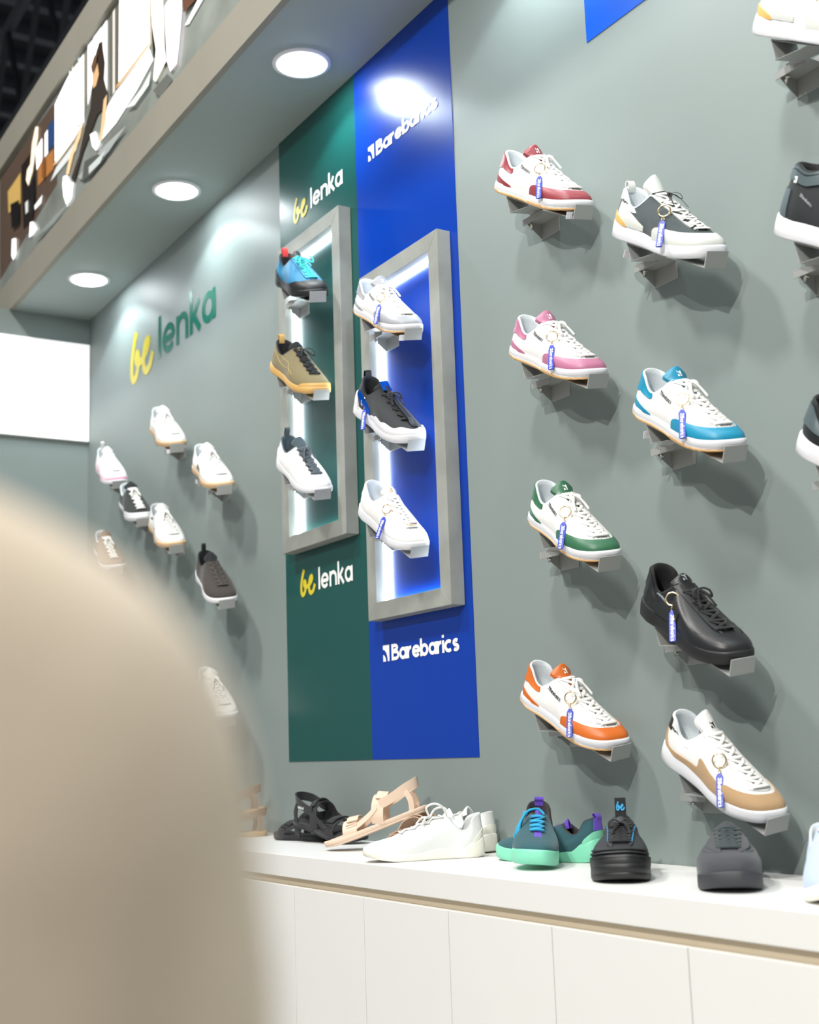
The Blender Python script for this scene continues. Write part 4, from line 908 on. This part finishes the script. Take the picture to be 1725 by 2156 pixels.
# ------------------------------------------------------------------ shoes standing on the counter
def place(root, heel, toe, sc_=1.0, roll=0):
    h = Vector(heel); d = (Vector(toe) - h).normalized(); yv = Vector((0, 0, 1)).cross(d).normalized(); zv = d.cross(yv)
    R = Matrix((d, yv, zv)).transposed() @ Matrix.Rotation(rad(roll), 3, 'X')
    m = R.to_4x4() @ Matrix.Scale(sc_, 4); m.translation = h; root.matrix_world = m; return m
Z = CT + .0006
CG = 'shoes standing on the white counter'
OFFW = rubber('cream_rubber', '#efece0', .5)
KNC = Shape(hh=.33, hd=.21, xt=.33, ht=.33, soleh=[(0, .15), (.1, .12), (.22, .07), (.42, .085), (.6, .055), (1, .075)], toe=.09, back=.02)
def white_knit(label, flip, loops=True):
    s = Shoe('sneaker', KNC, flip); tag(s.root, label, 'sneaker', CG); s.upper(KNITW, fabric('grey_mesh_lining', '#c5c9c8')); s.sole(OFFW)
    s.over('heel_cup', OFFW, -.075, .075, lambda t: 0, lambda t: .03 + .42 * env(heelt(t), 0, .075, 2), .006)
    s.tongue(KNITW, ext=.07, wd=.045); s.laces(LACEW, n=4, wd=.008, fl=.9, r0=.62, r1=.97, loops=False)
    if loops:
        def f(b):
            c = KNC.Q(.9, 0, .03)
            for pts in ([(0, 0, 0), (.03, .02, .08), (-.03, .05, .11), (-.10, .05, .075), (-.12, .03, .0), (-.02, 0, .0)], [(0, 0, 0), (-.05, -.03, .06), (-.12, -.04, .075), (-.15, -.03, .045), (-.14, -.03, -.01)]):
                b.tube([Vector(c + np.array(p)) * L0 for p in smooth2(pts, 5)], .0095 * L0, 8)
            for sg in (1, -1): b.tube([Vector(c + np.array(p)) * L0 for p in smooth2([(0, 0, 0), (.05, .05 * sg, .0), (.09, .09 * sg, -.05)], 4)], .009 * L0, 8)
        s.put('lace_loops', 'wl', f, LACEW)
    s.sidetext(mat('pale_print', '#d2d4d2', rough=.7), .36, .27, -10, .02, .2, key='kb', sg=1, txt='be'); return s
s = white_knit('white knit sneaker side on at the front of the counter, with standing lace loops', 1); place(s.root, (-2.425, -.100, Z), (-2.499, -.349, Z), .925)
s = white_knit('white knit sneaker at the back by the wall, partly behind its partner', -1, False); place(s.root, (-2.478, -.036, Z), (-2.72, -.105, Z), .90)

TEAL = fabric('teal_knit', '#25525a'); MINT = rubber('mint_rubber', '#7ed2b1', .5); PUR = fabric('purple_webbing', '#5f43b5'); CYAN = fabric('cyan_lace', '#239fcb')
TSH = Shape(hh=.33, hd=.21, xt=.34, ht=.29, soleh=[(0, .17), (.08, .15), (.2, .085), (.45, .06), (.62, .05), (.78, .10), (1, .105)], toe=.10, back=.02, toespring=.03)
def teal(label, flip, laces=True):
    s = Shoe('sneaker', TSH, flip); tag(s.root, label, 'sneaker', CG); s.upper(TEAL, fabric('dark_lining', '#2c2a2e')); s.sole(MINT)
    s.over('heel_cup', MINT, -.07, .07, lambda t: 0, lambda t: .03 + .36 * env(heelt(t), 0, .07, 2), .008)
    s.over('heel_webbing', PUR, -.03, .03, lambda t: .40, lambda t: .99, .010, nt=12); s.tab(PUR, h=.03, w_=.035, lean=.0)
    s.tongue(PUR, ext=.05, wd=.022)
    if laces:
        def f(b):
            for i in range(4):
                r = .64 + i * .09
                for o in (.0, .012):
                    b.tube([Vector(TSH.Q(min(1, r + o), y, .012 + .014 * (1 - abs(y) / .06))) * L0 for y in (-.052, -.03, -.01, .01, .03, .052)], .0085 * L0, 8)
                if i < 3: b.tube([Vector(TSH.Q(min(1, r + .09 * k), (-.05 + .1 * k), .022)) * L0 for k in (0, .3, .6, 1)], .0085 * L0, 8)
            c = TSH.Q(.93, -.0, .03)
            for pts in ([(0, .045, 0), (-.02, 0, .035), (0, -.06, .03), (.02, -.10, .0)], [(.02, -.10, 0), (.06, -.14, -.08), (.08, -.15, -.16), (.05, -.14, -.17), (.03, -.12, -.05), (.02, -.10, .0)], [(.02, -.10, .0), (.08, -.13, -.06), (.12, -.14, -.15)], [(.02, -.10, 0), (.05, -.15, -.10), (.04, -.17, -.18)]):
                b.tube([Vector(c + np.array(p)) * L0 for p in smooth2(pts, 5)], .0095 * L0, 8)
            b.tube([Vector(c + np.array((.01 + q, -.10, .0))) * L0 for q in (-.02, 0, .02)], .018 * L0, 8)
        s.put('laces', 'tl', f, CYAN)
    return s
s = teal('teal sneaker facing the camera with cyan laces, leaning on its partner', 1); place(s.root, (-2.255, -.082, Z + .028), (-2.055, -.236, Z + .004), .92, roll=-5)
s = teal('teal sneaker side on behind its partner, purple heel strip at the right', -1, False); place(s.root, (-2.092, -.045, Z), (-2.32, -.122, Z), .87)

BF = Shape(hh=.29, hd=.22, xt=.40, ht=.315, soleh=[(0, .10), (.4, .075), (1, .09)], toe=.16, sw=1.05, toespring=.03)
s = Shoe('trail_shoe', BF); tag(s.root, 'black trail shoe facing the camera on the counter, with a tall pull tab', 'trail shoe', CG)
CHAR = leather('charcoal_nubuck', '#2a2c30', .5)
s.upper(CHAR, BLK); s.sole(BLKR, ridge=1)
for k in range(3): s.over('toe_ridge', BLKR, .36, .64, lambda t, k=k: .12 + k * .075, lambda t, k=k: .155 + k * .075, .014, nt=20, nr=3, key=('tr', k))
s.over('rubber_rand', BLKR, .22, .78, lambda t: 0, lambda t: .02 + .14 * env(t, .5, .28, 4), .010, nt=60)
s.tongue(CHAR, ext=.08, wd=.055); s.eyestay(CHAR, y0=.05, y1=.085); s.laces(LACEB, n=6, wd=.009, fl=.9, r0=.58, r1=.98, y=.062, hang=.8)
BLS = mat('blue_stitching', '#2aa0d8', rough=.6)
for sg in (1, -1):
    def stitches(b, sg=sg):
        b.tube([Vector(BF.Q(.58 + i * .02, sg * .080, .0118)) * L0 for i in range(19)], .0015 * L0, 5)
        for i in range(7):
            r = .60 + i * .058; b.tube([Vector(BF.Q(r, sg * .078, .014)) * L0, Vector(BF.Q(r + .025, sg * .079, .014)) * L0], .004 * L0, 5)
    s.put('eyelet_stitching', ('st', sg), stitches, BLS)
def bigtab(b):
    c = BF.S(.5, 1) + np.array([-.03, 0, .03])
    A = [[c + np.array([-.02 * k, y,   .125 * k]) for y in (-.035, 0, .035)] for k in (0, .5, 1)]
    B = [[p - np.array([.012, 0, .002]) for p in r] for r in A]; b.slab(sc(A), sc(B))
tb = s.put('pull_tab', 'bt', bigtab, BLK)
def btl(b):
    c = BF.S(.5, 1) + np.array([-.03, 0, .03])
    ribbons(b, [(smooth2(SCRIPT), .34)], lambda u, v: tuple((c + np.array([.003 - .02 * (.35 + v * .24), (u - 1.05) * .024, .125 * (.42 + v * .24)])) * L0))
s.put('tab_lettering', 'btl', btl, BLS, parent=tb, smooth=False)
place(s.root, (-1.950, -.108, Z), (-1.738, -.296, Z), .97)

GS = Shape(hh=.26, hd=.21, xt=.40, ht=.30, soleh=[(0, .085), (1, .085)], toe=.165, sw=1.03, toespring=.035)
s = Shoe('sneaker', GS); tag(s.root, 'dark grey lace up sneaker facing the camera at the right of the counter', 'sneaker', CG)
DG = fabric('dark_grey_canvas', '#3d3f44'); s.upper(DG, BLK); s.sole(rubber('dark_grey_rubber', '#34373a', .6))
s.tongue(DG, ext=.05, wd=.06); s.eyestay(DG, r0=.5, y0=.05, y1=.12, off=.012); s.laces(fabric('dark_green_grey_lace', '#343f40'), n=6, wd=.010, fl=.9, r0=.6, r1=.99, y=.066, loops=False)
s.line('vamp_seam', mat('slate_thread', '#5d6a6c', rough=.8), [(.50, -.14), (.53, -.09), (.56, -.05)], .004, mode='Q'); s.line('vamp_seam', mat('slate_thread', '#5d6a6c', rough=.8), [(.50, .14), (.53, .09), (.56, .05)], .004, mode='Q')
s.over('toe_cap', DG, .3, .7, lambda t: 0, lambda t: .02 + .34 * env(t, .5, .2, 4), .006)
place(s.root, (-1.705, -.085, Z), (-1.492, -.288, Z), .97)
s = Shoe('sneaker', KNC); tag(s.root, 'pale blue knit sneaker on the counter, cut by the right edge of the picture', 'sneaker', CG)
s.upper(fabric('pale_blue_knit', '#b4c3dc'), WLIN); s.sole(OFFW); s.tongue(fabric('pale_blue_knit', '#b4c3dc')); s.laces(LACEW, n=5, wd=.012, r0=.6, r1=.97); place(s.root, (-1.475, -.10, Z), (-1.27, -.300, Z), .97)

# ------------------------------------------------------------------ sandals
def sandal(label, bed, strap, under, group, flip=1, buckle=None, logo=False):
    t = empty('sandal'); tag(t, label, 'sandal', group)
    def P(v): return (v[0] * L0, v[1] * L0 * flip, v[2] * L0)
    def loopz(z, q): return [P(((o[0] - .5) * q + .5, o[1] * q, z + .03 * max(0, (o[0] - .75) / .25) ** 2 + .012 * (abs(o[0] - .45) < .0))) for o in (outline(i / 64) for i in range(64))]
    b = MB(); G = list(zip(*[loopz(z, q) for z, q in ((.014, .97), (.02, 1.0), (.05, 1.0), (.056, .985), (.052, .93), (.05, .6))])); b.grid([list(r) for r in G], cu=True)
    b.F.append(tuple(i * 6 + 5 for i in range(64))); b.F.append(tuple(i * 6 for i in range(64))); b.build('footbed', bed, t, smooth=True)
    b = MB(); G = list(zip(*[loopz(z, q) for z, q in ((0, .95), (.004, .985), (.016, .99), (.017, .9))])); b.grid([list(r) for r in G], cu=True); b.F.append(tuple(i * 4 for i in range(64))); b.build('outsole', under, t, smooth=True)
    def ribbon(name, path, wdir, w_, th=.010, m=strap, parent=None):
        pts = smooth2(path, 5); A = []; B = []
        for i, p in enumerate(pts):
            p = np.array(p); q = np.array(pts[min(i + 1, len(pts) - 1)]) - np.array(pts[max(i - 1, 0)]); wv = np.array(wdir, float); n = np.cross(q, wv); n /= np.linalg.norm(n) + 1e-9
            A.append([P(p + wv * k * w_ + n * th / 2) for k in (-.5, -.2, .2, .5)]); B.append([P(p + wv * k * w_ - n * th / 2) for k in (-.5, -.2, .2, .5)])
        o = MB().slab(A, B); return o.build(name, m, parent or t, smooth=False, bevel=.0006)
    f = [(.70, -.17, .05), (.69, -.165, .10), (.68, -.10, .155), (.67, 0, .17), (.68, .10, .15), (.69, .15, .09), (.69, .155, .05)]
    ribbon('toe_strap', f, (1, 0, .12), .13)
    ribbon('toe_strap_tab', [(.655, -.13, .155), (.65, -.06, .185), (.65, .03, .19), (.66, .07, .178)], (1, 0, .15), .10, .012)
    m_ = [(.44, -.135, .05), (.42, -.14, .13), (.38, -.10, .23), (.36, 0, .275), (.38, .09, .235), (.42, .125, .13), (.44, .12, .05)]
    ribbon('instep_strap', m_, (.9, 0, .43), .11)
    ribbon('instep_strap_tab', [(.35, -.10, .245), (.325, -.03, .29), (.325, .05, .285), (.345, .10, .24)], (.9, 0, .43), .095, .013)
    ribbon('side_band', [(.66, -.165, .09), (.56, -.155, .12), (.46, -.145, .16), (.40, -.13, .2)], (0, .25, 1), .045, .010)
    ribbon('side_band', [(.66, .145, .09), (.56, .135, .12), (.46, .13, .16), (.40, .12, .2)], (0, -.25, 1), .045, .010)
    ribbon('heel_strap', [(.38, -.12, .20), (.26, -.115, .215), (.12, -.10, .25), (.03, -.055, .265), (.01, 0, .27), (.03, .055, .265), (.12, .10, .25), (.26, .105, .215), (.38, .11, .20)], (-.18, 0, 1), .085, .014)
    ribbon('heel_upright', [(.12, -.115, .05), (.10, -.112, .14), (.12, -.103, .23)], (1, 0, 0), .05); ribbon('heel_upright', [(.12, .11, .05), (.10, .108, .14), (.12, .10, .23)], (1, 0, 0), .05)
    for x, y, z in ((.665, -.155, .125), (.40, -.118, .185)):
        b = MB(); c = np.array([x, y - .008, z]); b.tube([P(c + np.array(v)) for v in ((-.05, 0, -.012), (.05, 0, -.012), (.05, .012, .012), (-.05, .012, .012))], .0045 * L0, 6, closed=True); b.build('loop_ring', buckle or strap, t, smooth=True)
    if logo:
        b = MB(); st, e = word('be lenka', .22, .1, 0); ribbons(b, st, lambda u, v: P((.245 - u * .013, -.128 , .198 + v * .02))) if flip > 0 else ribbons(b, st, lambda u, v: P((.245 - u * .013, -.128, .198 + v * .02))); b.build('strap_lettering', VWHITE, t)
    return t
BKS = fabric('black_webbing', '#17181c'); BEI = leather('beige_leather', '#dac2ac', .6); BRN = leather('taupe_brown_strap', '#8b7058', .6); TANB = leather('tan_footbed', '#c7a878', .6)
t = sandal('black strap sandal tipped up on its partner, beside the beige pair', BKS, BKS, BLKR, 'black strap sandals', 1, logo=True); place(t, (-3.27, -.125, Z + .048), (-3.02, -.075, Z + .001), .93, roll=6)
t = sandal('black strap sandal lying beneath its tipped up partner', BKS, BKS, BLKR, 'black strap sandals', -1); place(t, (-3.17, -.075, Z), (-3.43, -.105, Z), .9, roll=0)
t = sandal('pale beige strap sandal with its heel raised, in front of its darker partner', BEI, BEI, BEI, 'beige strap sandals', -1); place(t, (-2.715, -.055, Z + .088), (-2.885, -.235, Z + .0), .93)
t = sandal('beige strap sandal lying by the wall under the raised heel of its partner', leather('dull_beige', '#b89c84', .6), leather('dull_beige_strap', '#a88c74', .6), BEI, 'beige strap sandals', 1); place(t, (-2.735, -.045, Z), (-2.57, -.245, Z), .9)
t = sandal('brown strap sandal flat on the counter beside the blurred person', TANB, BRN, TANB, 'brown strap sandals', 1, buckle=GOLD); place(t, (-3.60, -.065, Z), (-3.64, -.325, Z), .9)
t = sandal('brown strap sandal lying on top of its partner beside the blurred person', TANB, BRN, TANB, 'brown strap sandals', -1, buckle=GOLD); place(t, (-3.63, -.055, Z + .068), (-3.70, -.31, Z + .02), .9)

# ------------------------------------------------------------------ the person standing close to the lens, back to us
def skin(name, nodes, edges, m, parent, sub=2):
    idx = {k: i for i, k in enumerate(nodes)}
    me = bpy.data.meshes.new(name); me.from_pydata([tuple(nodes[k][0]) for k in nodes], [(idx[a], idx[b]) for a, b in edges], []); me.update()
    o = bpy.data.objects.new(name, me); C.objects.link(o); o.parent = parent; me.materials.append(m)
    md = o.modifiers.new('skin', 'SKIN'); md.use_smooth_shade = True; md.branch_smoothing = .4
    for i, k in enumerate(nodes):
        r = nodes[k][1]; d = me.skin_vertices[0].data[i]; d.radius = r if hasattr(r, '__len__') else (r, r); d.use_root = (i == 0)
    sb = o.modifiers.new('subdivision', 'SUBSURF'); sb.levels = sub; sb.render_levels = sub
    return o
fh = Vector((fw.x, fw.y, 0)).normalized(); rh = Vector((fh.y, -fh.x, 0))
# right shoulder joint, just left of and below the lens axis
SJ = CAM + r2 * -.0845 + d2 * .0115 + fw * .25
root = empty('person'); tag(root, 'person in a beige long sleeved top seen from behind, blurred at the left', 'person')
SZ = SJ.z
org = SJ - rh * .178; Rm = Matrix((rh, fh, Vector((0, 0, 1)))).transposed().to_4x4(); Rm.translation = Vector((org.x, org.y, 0)); root.matrix_world = Rm
SKIN_ = mat('skin', '#d9a98a', rough=.5, bump=.05); TOP = mat('beige_jersey', '#f2dfc6', rough=.9, bump=.25, bscale=120, var=.05, vscale=14, sheen=.2)
TRO = mat('dark_trouser_cloth', '#26262b', rough=.85); HAIR = mat('brown_hair', '#3a2a20', rough=.55, bump=.6, bscale=90)
h = SZ
N = {'pelvis': ((0, 0, h - .50), (.135, .105)), 'waist': ((0, .0, h - .33), (.115, .085)), 'chest': ((0, .005, h - .13), (.14, .10)), 'neck0': ((0, -.01, h + .045), (.06, .06)), 'neck': ((0, .005, h + .10), (.05, .052)), 'jaw': ((0, .025, h + .17), (.062, .072)), 'head': ((0, .015, h + .24), (.076, .092)), 'crown': ((0, .01, h + .30), (.052, .062))}
Ed = [('pelvis', 'waist'), ('waist', 'chest'), ('chest', 'neck0'), ('neck0', 'neck'), ('neck', 'jaw'), ('jaw', 'head'), ('head', 'crown')]
for s_, n in ((1, 'r'), (-1, 'l')):
    N[n + 'sh'] = ((.165 * s_, 0, h - .005), .048); N[n + 'el'] = ((.187 * s_, -.02, h - .28), .036)
    N[n + 'wr'] = ((.215 * s_, .10, h - .50), (.024, .028)); N[n + 'pa'] = ((.212 * s_, .145, h - .565), (.018, .034))
    Ed += [('chest', n + 'sh'), (n + 'sh', n + 'el'), (n + 'el', n + 'wr'), (n + 'wr', n + 'pa')]
    for k, (oy, L_) in enumerate(((.028, .072), (.010, .08), (-.008, .074), (-.026, .06))):
        b0 = Vector((.212 * s_, .155 + oy * .8, h - .59 - .004)); 
        N[n + 'f%da' % k] = (tuple(b0), .0085); N[n + 'f%db' % k] = (tuple(b0 + Vector((-.004 * s_, .008, -L_ * .5))), .008); N[n + 'f%dc' % k] = (tuple(b0 + Vector((-.018 * s_, .004, -L_))), .0065)
        Ed += [(n + 'pa', n + 'f%da' % k), (n + 'f%da' % k, n + 'f%db' % k), (n + 'f%db' % k, n + 'f%dc' % k)]
    N[n + 'ta'] = ((.195 * s_, .165, h - .545), .010); N[n + 'tb'] = ((.182 * s_, .185, h - .585), .008); Ed += [(n + 'pa', n + 'ta'), (n + 'ta', n + 'tb')]
    N[n + 'hip'] = ((.085 * s_, 0, h - .56), .088); N[n + 'kn'] = ((.095 * s_, .01, .47 * h / 1.3), .054); N[n + 'an'] = ((.10 * s_, -.02, .09), .036); N[n + 'to'] = ((.115 * s_, .12, .035), (.036, .026))
    Ed += [('pelvis', n + 'hip'), (n + 'hip', n + 'kn'), (n + 'kn', n + 'an'), (n + 'an', n + 'to')]
skin('body', N, Ed, SKIN_, root)
fb = MB(); fz = h + .225
for s_ in (1, -1):
    fb.tube([(.032 * s_ + a * .014, .098 - abs(a) * .004, fz + .004) for a in (-1, -.5, 0, .5, 1)], [.001, .0045, .006, .0045, .001], 6)
fb.build('eyes', mat('eye_white', '#e8e4de', rough=.2), root, smooth=True)
nb = MB(); nb.tube([(0, .098, fz + .005), (0, .108, fz - .015), (0, .116, fz - .035), (0, .104, fz - .042)], [.006, .008, .012, .007], 8); nb.build('nose', SKIN_, root, smooth=True)
mb_ = MB(); mb_.tube([(-.024, .088, fz - .068), (-.01, .098, fz - .066), (0, .1, fz - .067), (.01, .098, fz - .066), (.024, .088, fz - .068)], [.001, .005, .006, .005, .001], 6); mb_.build('lips', mat('lip_skin', '#b5655c', rough=.5), root, smooth=True)
for s_ in (1, -1):
    e = MB(); e.tube([(.078 * s_, .0, fz + .02), (.086 * s_, -.008, fz + .01), (.086 * s_, -.006, fz - .01), (.078 * s_, .006, fz - .028)], [.006, .010, .009, .005], 8); e.build('ear', SKIN_, root, smooth=True)
# clothes
fold = bpy.data.textures.new('fold_noise', 'CLOUDS'); fold.noise_scale = .11
G_ = {'c0': ((0, 0, h - .53), (.155, .125)), 'c1': ((0, 0, h - .34), (.138, .105)), 'c2': ((0, .003, h - .13), (.158, .118)), 'c3': ((0, -.005, h + .035), (.078, .075)), 'c4': ((0, .0, h + .075), (.062, .062))}
E_ = [('c0', 'c1'), ('c1', 'c2'), ('c2', 'c3'), ('c3', 'c4')]
for s_, n in ((1, 'r'), (-1, 'l')):
    G_[n + 't'] = ((.105 * s_, -.002, h + .022), .072); G_[n + 's'] = ((.168 * s_, 0, h - .008), .066); G_[n + 'm'] = ((.179 * s_, -.01, h - .14), .061); G_[n + 'e'] = ((.192 * s_, -.02, h - .28), .060); G_[n + 'w'] = ((.215 * s_, .085, h - .475), .040)
    E_ += [('c2', n + 't'), (n + 't', n + 's'), (n + 's', n + 'm'), (n + 'm', n + 'e'), (n + 'e', n + 'w')]
tp = skin('long_sleeved_top', G_, E_, TOP, root, 3); dm = tp.modifiers.new('folds', 'DISPLACE'); dm.texture = fold; dm.strength = .022; dm.mid_level = .5
K_ = {'p': ((0, 0, h - .50), (.145, .115))}; KE = []
for s_, n in ((1, 'r'), (-1, 'l')):
    K_[n + 'h'] = ((.088 * s_, 0, h - .57), .098); K_[n + 'k'] = ((.098 * s_, .01, .47 * h / 1.3), .070); K_[n + 'a'] = ((.10 * s_, -.015, .10), .062)
    KE += [('p', n + 'h'), (n + 'h', n + 'k'), (n + 'k', n + 'a')]
skin('trousers', K_, KE, TRO, root)
H_ = {'t': ((0, .0, h + .295), (.075, .085)), 'b': ((0, -.04, h + .25), (.084, .075)), 'n': ((0, -.06, h + .16), (.078, .055)), 'd': ((-.01, -.085, h + .06), (.070, .038)), 'e': ((-.02, -.11, h - .04), (.05, .022))}
skin('hair', H_, [('t', 'b'), ('b', 'n'), ('n', 'd'), ('d', 'e')], HAIR, root)
for s_ in (1, -1):
    sh = MB(); P_ = [(.105 * s_, -.055, .04), (.105 * s_, .0, .04), (.112 * s_, .08, .035), (.118 * s_, .16, .03)]; sh.tube(P_, [.038, .046, .044, .032], 12, flat=.8); sh.build('shoe', mat('person_shoe', '#dddddd', rough=.6), root, smooth=True)
